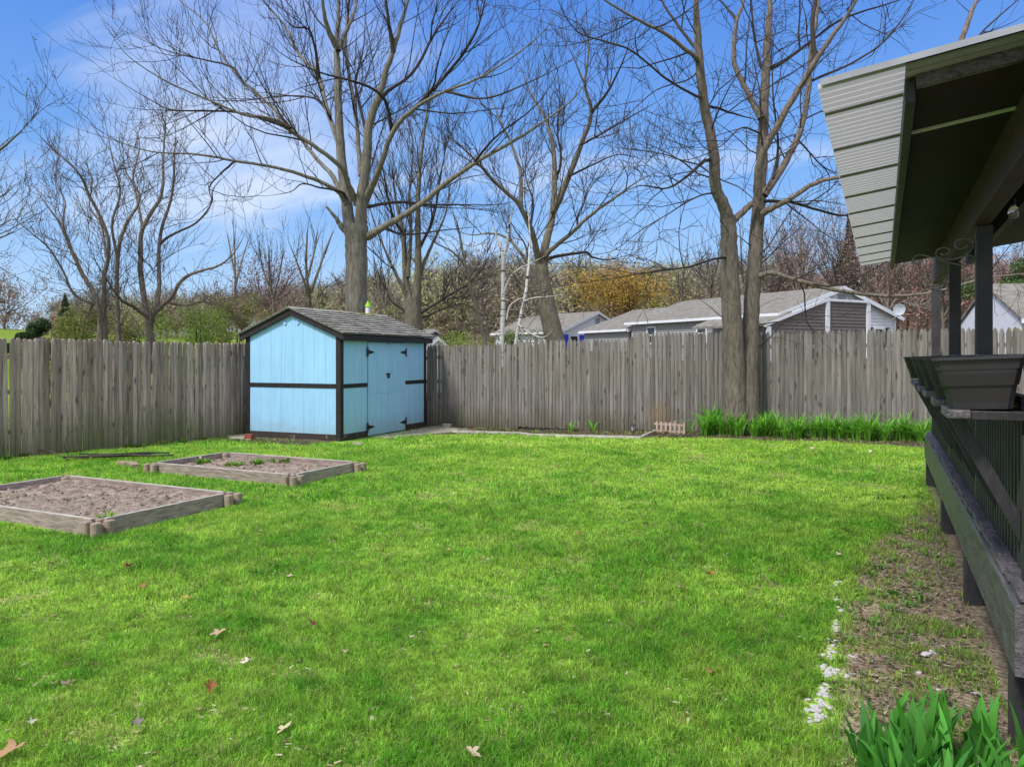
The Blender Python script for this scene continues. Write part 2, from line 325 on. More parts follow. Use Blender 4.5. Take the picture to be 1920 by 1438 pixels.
di = f_dirt(XX, YY)[..., None]; mu = f_mulch(XX, YY)[..., None]
s1 = vnoise(XX, YY, .12, 61)[..., None]; s2 = vnoise(XX, YY, .5, 62)[..., None]
sandy = (ss(vnoise(XX, YY, .25, 63), .42, .62)*(1-ss(XX, -.12, .12))*(1-ss(YY, 5.0, 6.2)))[..., None]
dirtc = np.array([.21, .165, .12])*(.55+.8*s1) + np.array([.05, .045, .03])*s2 + sandy*np.array([.30, .22, .17])
mulc = np.array([.12, .088, .062])*(.4+1.2*s1)
bare = np.maximum(ss(vnoise(XX, YY, .42, 71), .68, .80)*.6, ss(vnoise(XX, YY, .11, 72), .62, .76)*.8)[..., None]
col = lc*(1-bare)+np.array([.26, .21, .11])*bare
col = col*(1-di)+dirtc*di; col = col*(1-mu)+mulc*mu
out = (~yard)[..., None]
oc = (np.array([.15, .12, .075])+ss(-XX-.72*YY-6, 0, 8)[..., None]*np.array([.03, .14, -.04]))*(.7+.6*vnoise(XX, YY, 6, 81)[..., None]); col = np.where(out, oc, col)
m, n, l, p = new_mat('ground_earth_and_turf')
a = n.new('ShaderNodeAttribute'); a.attribute_name = 'col'
ge = n.new('ShaderNodeNewGeometry'); z = n.new('ShaderNodeTexNoise'); z.inputs['Scale'].default_value = 38; z.inputs['Detail'].default_value = 8; l.new(ge.outputs['Position'], z.inputs['Vector'])
h = n.new('ShaderNodeHueSaturation'); q = n.new('ShaderNodeMapRange'); q.inputs['From Min'].default_value = .3; q.inputs['From Max'].default_value = .7; q.inputs['To Min'].default_value = .45; q.inputs['To Max'].default_value = 1.55
l.new(z.outputs[0], q.inputs['Value']); l.new(q.outputs[0], h.inputs['Value']); l.new(a.outputs['Color'], h.inputs['Color']); l.new(h.outputs[0], p.inputs['Base Color'])
p.inputs['Roughness'].default_value = 1; p.inputs['Specular IOR Level'].default_value = .1
b = n.new('ShaderNodeBump'); b.inputs['Strength'].default_value = .9; b.inputs['Distance'].default_value = .03; l.new(z.outputs[0], b.inputs['Height']); l.new(b.outputs[0], p.inputs['Normal'])
gr = np_mesh('ground', np.stack([XX, YY, ZZ], -1).reshape(-1, 3), FF, m, col=col.reshape(-1, 3), smooth=True)
tag(gr, 'lawn soil and the land beyond the fence', 'ground', kind='structure')
gz_interp = lambda X, Y: hgt(X, Y)+(vnoise(X, Y, .8, 3)-.5)*.045
def gz(x, y): return float(gz_interp(np.array(x), np.array(y)))
# ------------------------------------------------------------------ grass blades
prs_ = random.getstate()
peb = []
for cx2, cy2, n_, sx, sy in ((1532, 1338, 34, 16, 16), (1545, 1297, 16, 12, 10), (1552, 1264, 24, 12, 12), (1562, 1205, 10, 8, 12), (1567, 1175, 8, 6, 10), (1578, 1095, 5, 8, 8), (1572, 1135, 5, 7, 12), (1556, 1225, 10, 7, 18), (1540, 1318, 14, 14, 16)):
    for _ in range(n_): peb.append((cx2+random.gauss(0, sx*.55), cy2+random.gauss(0, sy*.6), random.uniform(.008, .018), 'white pebble in the broken line along the lawn edge', 'white pebbles along the lawn edge'))
for cx2, cy2, r_ in ((1597, 1232, .024), (1735, 1228, .03), (1748, 1222, .02), (1600, 1265, .018), (1588, 1268, .015), (1830, 1298, .022), (1755, 1305, .02), (1760, 1292, .016), (1685, 1085, .013), (1725, 1262, .018)):
    peb.append((cx2, cy2, r_, 'stray pale stone on the bare ground beside the deck', 'stray pale stones near the deck'))
random.setstate(prs_)
PEB = [tuple(G(q[0], q[1]))[:2]+(q[2],) for q in peb]
def in_beds(X, Y, m=.1):
    r = np.zeros(X.shape, bool)
    for a, b_, c, d in BEDS: r |= (X > a-m) & (X < b_+m) & (Y > c-m) & (Y < d+m)
    r |= (X > -11.25) & (X < -8.65) & (Y > 10.95) & (Y < 14.5)
    return r
def blades(X, Y, length, width, colr, lean=.85):
    n = len(X); Z = gz_interp(X, Y)
    az = RG.random(n)*2*math.pi; fz = RG.random(n)*2*math.pi
    le = lean*(.3+1.0*RG.random(n))
    dx, dy = np.cos(az), np.sin(az); wx, wy = np.cos(fz)*width/2, np.sin(fz)*width/2
    h1 = length*.55; o1 = length*le*.25; h2 = length*(1-.35*le); o2 = length*le*.95
    P = np.zeros((n, 5, 3), np.float32)
    P[:, 0] = np.stack([X-wx, Y-wy, Z-.01], 1); P[:, 1] = np.stack([X+wx, Y+wy, Z-.01], 1)
    P[:, 2] = np.stack([X+dx*o1+wx*.8, Y+dy*o1+wy*.8, Z+h1], 1); P[:, 3] = np.stack([X+dx*o1-wx*.8, Y+dy*o1-wy*.8, Z+h1], 1)
    P[:, 4] = np.stack([X+dx*o2, Y+dy*o2, Z+h2], 1)
    b = np.arange(n)[:, None]*5
    F = np.concatenate([b+np.array([0, 1, 2]), b+np.array([0, 2, 3]), b+np.array([3, 2, 4])])
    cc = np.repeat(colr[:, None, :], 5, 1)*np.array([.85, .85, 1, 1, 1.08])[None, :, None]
    return P.reshape(-1, 3), F, cc.reshape(-1, 3)
def scatter(n, d0, d1, xlo=-.74, xhi=.74):
    d = np.sqrt(RG.random(n)*(d1*d1-d0*d0)+d0*d0); t = xlo+(xhi-xlo)*RG.random(n)
    r = t*d
    return -d*S_+r*C_, d*C_+r*S_
Vs, Fs, Cs = [], [], []; off = 0
for n_, d0, d1, ln, wd in ((300000, 2.2, 4.6, .043, .0036), (290000, 4.6, 8, .045, .0054), (210000, 8, 13, .046, .0085), (120000, 13, 19, .045, .013)):
    X, Y = scatter(n_, d0, d1)
    keep = ~in_beds(X, Y)
    for qx, qy, qr in PEB: keep &= (X-qx)**2+(Y-qy+.03)**2 > (qr*1.6+.012)**2
    di = f_dirt(X, Y); mu = f_mulch(X, Y)
    weeds = ss(vnoise(X, Y, .25, 91), .42, .62)
    pr = np.clip(1-di, 0, 1) + di*(.04+.46*weeds)
    pr = pr*np.clip(1-mu*(.97-.25*weeds), 0, 1)
    barep = ss(vnoise(X, Y, .42, 71), .68, .80)*.55 + ss(vnoise(X, Y, .11, 72), .60, .74)*.6
    pr = pr*(1-np.clip(barep, 0, .85))
    fl = -12.25+.165*(Y-6)
    keep &= (RG.random(n_) < pr) & (Y < 14.55) & (X > fl+.1) & (X < np.where(Y > 3.3, np.where(Y > 10.7, 4, .50), 3.5))
    X, Y = X[keep], Y[keep]; di = di[keep]
    lc = lawn_colour(X, Y); rn = RG.random((len(X), 1))
    lc = lc*(.45+1.0*rn)*(.62+.76*vnoise(X, Y, .065, 33, 2)[:, None])
    dry = RG.random(len(X)) < .055+.22*di
    lc[dry] = np.array([.42, .34, .17])*(.7+.5*RG.random((dry.sum(), 1)))
    tall = .45+.8*vnoise(X, Y, .45, 95)**1.3 + .9*np.clip(vnoise(X, Y, .09, 97, 2)-.55, 0, 1)*2 + .35*(1-ss(vnoise(X, Y, 1.1, 21), .4, .6))
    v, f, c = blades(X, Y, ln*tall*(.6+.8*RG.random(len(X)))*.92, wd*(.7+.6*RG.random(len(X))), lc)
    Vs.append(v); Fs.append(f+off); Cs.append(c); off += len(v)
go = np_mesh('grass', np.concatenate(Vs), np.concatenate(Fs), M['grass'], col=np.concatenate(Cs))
tag(go, 'green spring lawn grass with yellower patches', 'grass', kind='stuff')
# ------------------------------------------------------------------ fences
def picket(mb, o, ux, uy, w, z0, z1, style):
    th = .020; n_ = Vector((uy, -ux, 0)); u = Vector((ux, uy, 0))
    if n_.dot(Vector(o[:2]+(0,))) > 0: n_ = -n_
    prof = [(-w/2, 0), (-w*.42, th*.6), (-w*.18, th), (w*.18, th), (w*.42, th*.6), (w/2, 0)]
    lean = random.gauss(0, .0022)
    tilt = random.gauss(0, .003)
    def P(a, b, z): return Vector((o[0], o[1], 0))+u*(a+lean*(z-z0)*3)+n_*(b+tilt)+Vector((0, 0, z))
    vs = [P(a, b, z0) for a, b in prof]
    if style == 'point':
        rings = [(1, z1-.085), (.62, z1-.03), (.12, z1)]
    else:
        rings = [(1, z1-.035), (.86, z1-.014), (.5, z1)]
    for s_, z in rings: vs += [P(a*s_, b, z) for a, b in prof]
    k = 6; fs = []
    for r_ in range(len(rings)):
        for i in range(k-1): fs.append((r_*k+i, r_*k+i+1, (r_+1)*k+i+1, (r_+1)*k+i))
        fs.append((r_*k+k-1, r_*k, (r_+1)*k, (r_+1)*k+k-1))
    fs.append(tuple(range(len(rings)*k, len(rings)*k+k)))
    mb.add(vs, fs)
def fence_panel(parent, m, a, b, top, style, zb=None, pw=.072):
    a = Vector(a); b = Vector(b); Ld = (b-a).length; u = (b-a)/Ld; mb = MB()
    n_ = max(1, int(round(Ld/pw))); p_ = Ld/n_
    for i in range(n_):
        w_ = p_*(random.uniform(.985, .999) if random.random() > .06 else .93); s = (i+.5)*p_; o = a+u*s
        z1 = top+random.gauss(0, .008) + (-.03 if random.random() < .03 else 0)
        base = (zb if zb is not None else float(hgt(o.x, o.y))-.03)+random.uniform(-.01, .02)
        picket(mb, (o.x, o.y), u.x, u.y, w_, base, z1, style)
    pn = mb.build('fence_panel', m, parent)
    rb = MB(); nn = Vector((-u.y, u.x))
    if nn.dot(a) < 0: nn = -nn
    for zr in (.35, top/2+.05, top-.32):
        q = [a+nn*.004, b+nn*.004, b+nn*.045, a+nn*.045]
        rb.prism([(v.x, v.y, zr) for v in q], (0, 0, .07))
    rb.build('fence_rail', m, parent)
    pb = MB()
    for e in (a,): pb.box((e.x-.05+nn.x*.10, e.y-.05+nn.y*.10, -.1), (e.x+.05+nn.x*.10, e.y+.05+nn.y*.10, top-.08))
    pb.build('fence_post', m, parent)
lf = thing('stockade_fence', 'long grey weathered wooden fence with rounded picket tops running along the left side', 'fence', (-12, 7, 0))
bf = thing('stockade_fence', 'tall brown-grey wooden fence with pointed pickets across the back of the yard', 'fence', (-4, 14.7, 0))
for t_ in (lf, bf): t_.location = (0, 0, 0)
A = Vector((-13.05, 2.2)); B = Vector((-11.42, 11.05)); k_ = 4
tops = [1.86, 1.85, 1.84, 1.82]
for i in range(k_): fence_panel(lf, M['fence_left'], A+(B-A)*i/k_, A+(B-A)*(i+1)/k_, tops[i], 'round', pw=.083)
fence_panel(lf, M['fence_left'], B, Vector((-11.55, 14.6)), 1.82, 'round', pw=.083)
def bx(px): # X on the back fence line for a column of the photo
    t = (px-960)/FPX; d = 14.7/(C_+S_*t); return -d*S_+t*d*C_
xb = [-11.5, bx(805), bx(972), bx(1186), bx(1395), bx(1560), bx(1740), bx(1960), bx(2200)]
tp = [1.80, 1.82, 1.91, 2.03, 2.02, 2.03, 2.03, 2.02]
for i in range(8): fence_panel(bf, M['fence_back'], (xb[i], 14.7), (xb[i+1], 14.7), tp[i], 'point', zb=[-.05, .0, .06, .1, .1, .1, .1, .1][i], pw=.078)
# ------------------------------------------------------------------ shed  (local x = along gable towards the left edge is negative, y = depth)
sh = thing('garden_shed', 'light blue wooden shed with near-black trim and a shingled roof in the fence corner', 'shed', (-8.97, 11.23, 0), R(2.8))
WS, LS = 2.2, 3.17; EV = 2.0; AP = EV+.44; BZ = .115
def gab(mb, x0, x1, z0, z1l, z1r, y0, y1, rnd=None):
    mb.prism([(x0, y0, z0), (x1, y0, z0), (x1, y0, z1r), (x0, y0, z1l)], (0, y1-y0, 0), rnd)
def gz_shed(x): return EV+.44*(1-abs(x+WS/2)/(WS/2))
mb = MB()   # core
mb.prism([(-WS+.02, .02, 0.04), (-.02, .02, .04), (-.02, .02, EV-.02), (-WS/2, .02, AP-.03), (-WS+.02, .02, EV-.02)], (0, LS-.04, 0)); mb.build('wall_core', M['blue'], sh)
mb = MB(); g = .0016
def strips(a, b, step):
    e = [a]
    while e[-1]+step < b-.02: e.append(e[-1]+step)
    return list(zip(e, e[1:]+[b]))
for zone in ((BZ, .965), (1.05, 9)):
    for a_, b_ in strips(-WS+.09, -.09, .255):
        a2, b2 = a_+g, b_-g; z0 = zone[0]; 
        if zone[1] < 5: gab(mb, a2, b2, z0, zone[1], zone[1], -.0, .018)
        else:
            if a2 < -WS/2 < b2:
                gab(mb, a2, -WS/2, z0, gz_shed(a2)-.02, AP-.02, -.0, .018, .5); gab(mb, -WS/2, b2, z0, AP-.02, gz_shed(b2)-.02, .0, .018, .5)
            else: gab(mb, a2, b2, z0, gz_shed(a2)-.02, gz_shed(b2)-.02, -.0, .018)
mb.build('gable_siding', M['blue'], sh)
mb = MB(); D0, D1, DM = .885, 2.26, 1.585
def side_strips(y0, y1, z0, z1, step, x=0.0, gg=g):
    for a_, b_ in strips(y0, y1, step): mb.box((x-.018, a_+gg, z0), (x, b_-gg, z1))
side_strips(.09, D0-.006, BZ, .965, .2); side_strips(.09, D0-.006, 1.045, EV-.1, .2)
side_strips(D1+.006, LS-.09, BZ, .965, .2); side_strips(D1+.006, LS-.09, 1.045, EV-.1, .2)
side_strips(D0-.006, D1+.006, 1.845, EV-.1, .2)
mb.build('front_siding', M['blue'], sh)
for a_, b_ in ((D0, DM-.004), (DM+.004, D1)):
    mb = MB()
    side_strips(a_, b_, .83, 1.83, .098, .022, .002); side_strips(a_, b_, .015, .822, .23, .022, .0015)
    mb.box((0.002, a_+.003, .02), (.014, b_-.003, 1.825)); dr = mb.build('shed_door', M['blue'], sh)
    if b_ > 2: tag(dr, 'right leaf of the blue double door')
    else: tag(dr, 'left leaf of the blue double door')
    for zh in (.18, 1.64):
        hb = MB(); s = 1 if b_ < 2 else -1; e = D0 if b_ < 2 else D1
        y0_, y1_ = sorted((e-s*.05, e-s*.005)); hb.box((.0235, y0_, zh-.09), (.031, y1_, zh+.09))
        hb.prism([(.024, e-s*.002, zh-.045), (.024, e+s*.20, zh-.008), (.024, e+s*.20, zh+.008), (.024, e-s*.002, zh+.045)], (.006, 0, 0))
        hb.build('strap_hinge', M['steel_black'], dr)
    if b_ > 2:
        hb = MB(); hb.box((.024, DM-.07, 1.18), (.04, DM+.07, 1.215)); hb.box((.03, DM-.03, 1.12), (.052, DM+.03, 1.17)); hb.build('hasp_lock', M['steel_black'], dr)
hb = MB(); hb.box((.004, DM-.05, 1.85), (.03, DM+.05, 1.88)); hb.box((.004, DM+.005, 1.80), (.034, DM+.035, 1.92)); hb.build('door_latch', M['metal'], sh)
mb = MB()      # trims
T = .012
mb.box((-.09, -T, .06), (T+.0, 0.02, EV-.02)); mb.box((-.001, .0205, .06), (T+.002, .09, EV-.1))
mb.box((-WS-T, -T, .06), (-WS+.09, .02, EV-.03)); mb.box((0, LS-.09, .06), (T, LS+T, EV-.1)); mb.box((-WS-T, LS-.09, .06), (-WS, LS+T, EV-.1))
mb.box((-WS+.0905, -T, .968), (-.0905, .0, 1.047)); mb.box((0, .0905, .968), (T, D0-.01, 1.042)); mb.box((0, D1+.01, .968), (T, LS-.0905, 1.042))
mb.box((0.0, .0905, EV-.098), (T+.004, LS-.0905, EV-.01))
for a_, b_ in ((0.12, -WS/2), (-WS-.12, -WS/2)):
    za = EV-.44*.12/(WS/2)
    mb.prism([(a_, -.07, za-.10), (b_, -.07, AP-.10), (b_, -.07, AP+.028), (a_, -.07, za+.028)], (0, .05, 0))
mb.box((.085, -.0195, EV-.155), (.12, LS+.1, EV-.045)); mb.build_each('trim_board', M['trim'], sh, .003)
mb = MB(); mb.box((-WS-.01, -.008, -.12), (.01, .05, .1145)); mb.box((-.04, .0505, -.12), (.008, D0-.004, .1145)); mb.box((-.04, D1+.004, -.12), (.008, LS+.01, .1145)); mb.box((-WS-.01, .0505, -.12), (-WS+.04, LS+.01, .11)); mb.build_each('plinth', M['plinth'], sh)
mb = MB()
for px_ in (-WS/2-.16, -WS/2+.14):
    mb.prism([(px_+.036*math.cos(a), -.004, AP-.25+.036*math.sin(a)) for a in np.arange(8)*math.pi/4], (0, -.016, 0))
mb.build_each('vent_plug', M['blue'], sh)
# shingled roof
mb = MB(); ny_ = 12; sl_ = math.atan2(.44, WS/2); Lr = (WS/2+.14)/math.cos(sl_)
for side in (1, -1):
    base = Matrix.Translation((-WS/2, -.11, AP+.034)) @ (Matrix.Identity(4) if side > 0 else Matrix.Scale(-1, 4, (1, 0, 0))) @ Matrix.Rotation(sl_, 4, 'Y')
    mb.box((0.0, 0, -.006), (Lr, LS+.24, .006), .5, base)
    nrow = 10; rh = Lr/nrow
    for r_ in range(nrow):
        y = -.01; jo = random.uniform(.05, .25)
        while y < LS+.25:
            wv = jo if y < 0 else random.uniform(.16, .32); y2 = min(y+wv, LS+.25); jo = .3
            x0 = r_*rh; x1 = x0+rh+random.uniform(-.012, .012); t0 = .008
            v = [base @ Vector(q) for q in ((x0-.02, y+.002, t0), (x1, y+.002, t0+.012), (x1, y2-.002, t0+.012), (x0-.02, y2-.002, t0), (x0-.02, y+.002, t0+.004), (x1, y+.002, t0+.022+random.uniform(0, .006)), (x1, y2-.002, t0+.022), (x0-.02, y2-.002, t0+.004))]
            mb.add(v, [(3, 2, 1, 0), (4, 5, 6, 7), (0, 1, 5, 4), (1, 2, 6, 5), (2, 3, 7, 6), (3, 0, 4, 7)]); y = y2
mb.prism([(-WS/2-.12, -.115, AP-.012), (-WS/2, -.115, AP+.062), (-WS/2+.12, -.115, AP-.012), (-WS/2, -.115, AP+.045)], (0, LS+.25, 0))
rf = mb.build('roof', M['shingle'], sh)
V = []; F = []
nc = 500; base = Matrix.Translation((-WS/2, -.11, AP+.034)) @ Matrix.Rotation(sl_, 4, 'Y')
mb = MB()
for _ in range(110):
    q = base @ Vector((abs(random.gauss(.10, .08)), random.gauss(2.35, .3), .028)); r_ = random.uniform(.008, .022)
    mb.add([q+Vector((r_*math.cos(a), r_*math.sin(a), -.01-.35*r_*math.cos(a))) for a in np.arange(5)*2*math.pi/5]+[q+Vector((0, 0, r_*.6))], [(i, (i+1) % 5, 5) for i in range(5)])
mb.build('moss_patch', M['moss'], rf)
# ---- slabs, brick by the shed
mb = MB(); q = [G(424, 822), G(470, 826), G(470, 813), G(440, 812)]
mb.prism([(p_.x, p_.y, -.03) for p_ in q], (0, 0, .055)); tag(mb.build('concrete_slab', M['concrete'], None, .01), 'pale concrete slab at the left corner of the blue shed', 'slab')
mb = MB(); mb.prism([(-8.8, 12.0, -.03), (-8.45, 12.0, -.03), (-7.75, 14.0, -.03), (-8.85, 14.55, -.03)], (0, 0, .05)); mb_ = mb.build('concrete_slab', M['concrete'], None, .01); tag(mb_, 'worn concrete apron in front of the shed doors', 'slab')
mb = MB(); c_ = G(465.5, 825); mb.box((c_.x-.09, c_.y-.02, -.02), (c_.x+.09, c_.y+.07, .11)); tag(mb.build('brick', M['brick'], None, .004), 'red brick standing at the left corner of the blue shed', 'brick')
mb = MB(); c_ = G(672, 834); mb.prism([(c_.x+.16*math.cos(a)*random.uniform(.7, 1), c_.y+.07*math.sin(a), -.01) for a in np.arange(7)*2*math.pi/7], (0, 0, .05)); tag(mb.build('flat_stone', M['concrete'], None, .01), 'small flat grey stone in the grass below the shed doors', 'stone')
mb = MB(); c_ = G(838, 803); mb.box((c_.x-.1, c_.y-.05, 0), (c_.x+.1, c_.y+.05, .1)); tag(mb.build('paver_block', M['concrete'], None, .01), 'small pale block at the foot of the fence right of the shed', 'block')
# ------------------------------------------------------------------ raised beds
def soil_patch(parent, x0, x1, y0, y1, z, m='soil', amp=.05, seed=1, res=.03):
    gx = np.arange(x0, x1+res, res); gy = np.arange(y0, y1+res, res); X, Y = np.meshgrid(gx, gy, indexing='ij')
    Zs = z+(vnoise(X+20, Y, .35, seed)-.5)*amp + (vnoise(X+20, Y, .07, seed+3, 2)-.5)*amp*.9 + (RG.random(X.shape)-.5)*.012
    id_ = np.arange(X.size).reshape(X.shape); F_ = np.stack([id_[:-1, :-1], id_[1:, :-1], id_[1:, 1:], id_[:-1, 1:]], -1).reshape(-1, 4)
    o = np_mesh('soil', np.stack([X, Y, Zs], -1).reshape(-1, 3), F_, M[m], parent, rnd=vnoise(X+20, Y, .05, seed+9).ravel()*1.0); return o
def clods(parent, name, n_, x0, x1, y0, y1, z, r0, r1, m, rn=None):
    mb = MB()
    for _ in range(n_):
        c = Vector((random.uniform(x0, x1), random.uniform(y0, y1), z+random.uniform(-.01, .012))); r_ = random.uniform(r0, r1)
        vs = [c+Vector((random.uniform(.6, 1.2)*r_*a, random.uniform(.6, 1.2)*r_*b, random.uniform(.5, 1)*r_*d)) for a, b, d in ((1, 0, 0), (0, 1, 0), (-1, 0, 0), (0, -1, 0), (0, 0, 1), (0, 0, -1))]
        mb.add(vs, [(0, 1, 4), (1, 2, 4), (2, 3, 4), (3, 0, 4), (1, 0, 5), (2, 1, 5), (3, 2, 5), (0, 3, 5)])
    o = mb.build(name, m, parent); o['kind'] = 'stuff'; return o
bl = ['low grey board garden bed of bare soil nearest the camera at the left', 'low grey board garden bed with sprouting weeds in front of the blue shed']
for i, (x0, x1, y0, y1) in enumerate(BEDS):
    t = thing('raised_bed', bl[i], 'garden bed', ((x0+x1)/2, (y0+y1)/2, 0), 0, 'board framed garden beds'); ox, oy = t.location.x, t.location.y
    h_ = .135; th = .038
    for a_, b_ in (((x0+.07, y0-th/2), (x1-.07, y0+th/2)), ((x0+.07, y1-th/2), (x1-.07, y1+th/2)), ((x0-th/2, y0+.07), (x0+th/2, y1-.07)), ((x1-th/2, y0+.07), (x1+th/2, y1-.07))):
        mb = MB(); mb.box((a_[0]-ox, a_[1]-oy, -.05), (b_[0]-ox, b_[1]-oy, h_)); bo = mb.build('side_board', M['board'], t, .003)
        mb = MB(); mb.box((a_[0]-ox+.002, a_[1]-oy+.002, h_+.0005), (b_[0]-ox-.002, b_[1]-oy-.002, h_+.005)); mb.build('pale_edge', M['boardtop'], bo)  # paler strip along the top of each board
    for cx2, cy2 in ((x0, y0), (x1, y0), (x0, y1), (x1, y1)):
        mb = MB(); bz = h_-.012+random.uniform(-.006, .006)
        for sx in (-1, 1):
            for sy in (-1, 1):
                qx, qy = cx2-ox+sx*.062, cy2-oy+sy*.062
                mb.prism([(qx+.040*a, qy+.040*b, -.04) for a, b in ((-1, -.6), (-.6, -1), (.6, -1), (1, -.6), (1, .6), (.6, 1), (-.6, 1), (-1, .6))], (0, 0, bz+.04))
        mb.box((cx2-ox-.05, cy2-oy-.05, -.04), (cx2-ox+.05, cy2-oy+.05, bz-.03))
        mb.build('corner_block', M['block'], t, .006)
    soil_patch(t, x0-ox+.01, x1-ox-.01, y0-oy+.01, y1-oy-.01, .085 if i == 0 else .06, seed=100+i*7)
    clods(t, 'soil_clods', 800, x0-ox+.08, x1-ox-.08, y0-oy+.05, y1-oy-.05, .088 if i == 0 else .062, .006, .024, M['soil'])
# ------------------------------------------------------------------ leaf and plant makers
def strap(acc, base, az, length, width, arch, colr, seg=6, fold=.0, up=1.0):
    t = np.linspace(0, 1, seg+1); ang = arch*t**1.3
    ds = length/seg; hx = np.concatenate([[0], np.cumsum(np.sin(ang[1:])*ds)]); hz = np.concatenate([[0], np.cumsum(np.cos(ang[1:])*ds)])
    dirx, diry = math.cos(az), math.sin(az); wv = width*np.minimum(1, np.maximum(.04, 1.15*(1-t**2.6)))*(.65+.35*np.minimum(1, t*3))/2
    cx = base[0]+dirx*hx; cy = base[1]+diry*hx; cz = base[2]+hz*up
    Lp = np.stack([cx-diry*wv, cy+dirx*wv, cz+wv*fold], 1); Rp = np.stack([cx+diry*wv, cy-dirx*wv, cz+wv*fold], 1); Mp = np.stack([cx, cy, cz], 1)
    v = np.concatenate([Lp, Mp, Rp]); n_ = seg+1; i = np.arange(seg)[:, None]
    f = np.concatenate([i+np.array([0, n_, n_+1, 1]), i+np.array([n_, 2*n_, 2*n_+1, n_+1])])
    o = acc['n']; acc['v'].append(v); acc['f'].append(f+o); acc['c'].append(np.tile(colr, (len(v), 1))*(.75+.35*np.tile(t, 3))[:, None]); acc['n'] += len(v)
def acc_new(): return {'v': [], 'f': [], 'c': [], 'n': 0}
def acc_build(acc, name, m, parent=None):
    return np_mesh(name, np.concatenate(acc['v']), np.concatenate(acc['f']), m, parent, col=np.concatenate(acc['c']), smooth=False)
def daylily(label, loc, n_=26, h_=.42, group=None, name='daylily_clump', cat='plant', bright=1, wd=.026):
    acc = acc_new()
    for _ in range(n_):
        a = random.uniform(0, 2*math.pi); r_ = random.uniform(0, .07)
        g_ = random.uniform(.75, 1.25)*bright
        strap(acc, (r_*math.cos(a), r_*math.sin(a), -.01), a+random.gauss(0, .4), h_*random.uniform(.65, 1.2), wd*random.uniform(.8, 1.2), random.uniform(.5, 1.9), np.array([.19, .47, .05])*g_, 6, .35)
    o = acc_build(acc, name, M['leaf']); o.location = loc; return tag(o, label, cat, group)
prot = [daylily('clump of arching green daylily leaves in the row along the back fence', (0, 0, 0), n_, h_, 'daylily clumps along the back fence') for n_, h_ in ((44, .40), (38, .36), (48, .44), (42, .38))]
used = [False]*4; k = 0
px = 1322
while px < 1770:
    tall = 1323 < px < 1475
    rows = ((818, 0), (806, 4)) if tall else ((822+(px-1475)*.03, 0),)
    for py, o_ in rows:
        p_ = G(px+random.uniform(-4, 4)+o_, py+random.uniform(-3, 2)); j = k % 4; k += 1
        s_ = random.uniform(.95, 1.2)*(1.15 if tall else 1.05)
        if p_.y > 14.45: p_.y = 14.4
        if not used[j]: o = prot[j]; used[j] = True
        else: o = prot[j].copy(); C.objects.link(o)
        o.location = (p_.x, p_.y, gz(p_.x, p_.y)); o.rotation_euler = (0, 0, random.uniform(0, 6.28)); o.scale = (s_,)*3
        o['label'] = 'tall bright daylily clump massed around the foot of the twin trunk tree' if tall else 'lower daylily clump in the row between the twin trunk and the dark deck'
        o['group'] = 'daylilies round the twin trunk' if tall else 'daylilies along the back fence'
    px += random.uniform(14, 19)
for px_, py_, s_, lb in ((1085, 806, .62, 'small green daylily sprout in the mulch left of the yellow fence stain'), (1128, 805, .8, 'bushier green daylily sprout in the mulch behind the edging'), (1292, 812, .75, 'thin daylily sprout just right of the little beige picket fence')):
    p_ = G(px_, py_); o = daylily(lb, (p_.x, min(p_.y, 14.5), gz(p_.x, p_.y)), 10, .42*s_, name='daylily_sprout')
# irises in the foreground
def iris(loc, lb, n_=8, h_=.4, rz=0):
    acc = acc_new(); f_ = random.uniform(0, math.pi)
    for i in range(n_):
        s_ = (i-(n_-1)/2)/n_*2; a = f_ if s_ > 0 else f_+math.pi
        col_ = np.array([.085, .31, .03])*random.uniform(.7, 1.3)+np.array([.0, .0, .02])*random.random()
        strap(acc, (.05*s_*math.cos(f_)+random.gauss(0, .012), .05*s_*math.sin(f_)+random.gauss(0, .012), -.01), a+random.gauss(0, .45), h_*random.uniform(.6, 1.12)*(1-.25*abs(s_)), random.uniform(.026, .044), abs(s_)*random.uniform(.5, 1.0)+random.uniform(.1, .6), col_, 8, .12)
    o = acc_build(acc, 'iris_plant', M['leaf']); o.location = loc; return tag(o, lb, 'plant', 'young irises beside the deck corner')
isp = [(-.06, 3.30), (-.04, 3.12), (.08, 3.34), (.15, 3.36), (.0, 3.06), (.20, 3.28), (.30, 3.14), (.42, 3.24), (.13, 3.12), (.02, 3.42), (.10, 3.22), (.20, 3.50), (.17, 3.05), (.30, 3.30), (.34, 3.52), (.40, 3.10), (.46, 3.34), (.06, 2.98), (.27, 2.88), (.02, 3.20), (.24, 3.18), (.38, 2.92), (.52, 3.08), (.12, 2.84), (.50, 2.84), (.36, 3.40)]
for x_, y_ in isp:
    pos = 'leftmost' if x_ < .05 else 'inner'
    iris((x_, y_, gz(x_, y_)), 'sword leaved iris at the lawn side edge of the foreground clump' if x_ < .05 else ('sword leaved iris close to the deck corner post' if x_ > .38 else 'sword leaved iris in the middle of the foreground clump'), random.randint(7, 11), random.uniform(.22, .32))
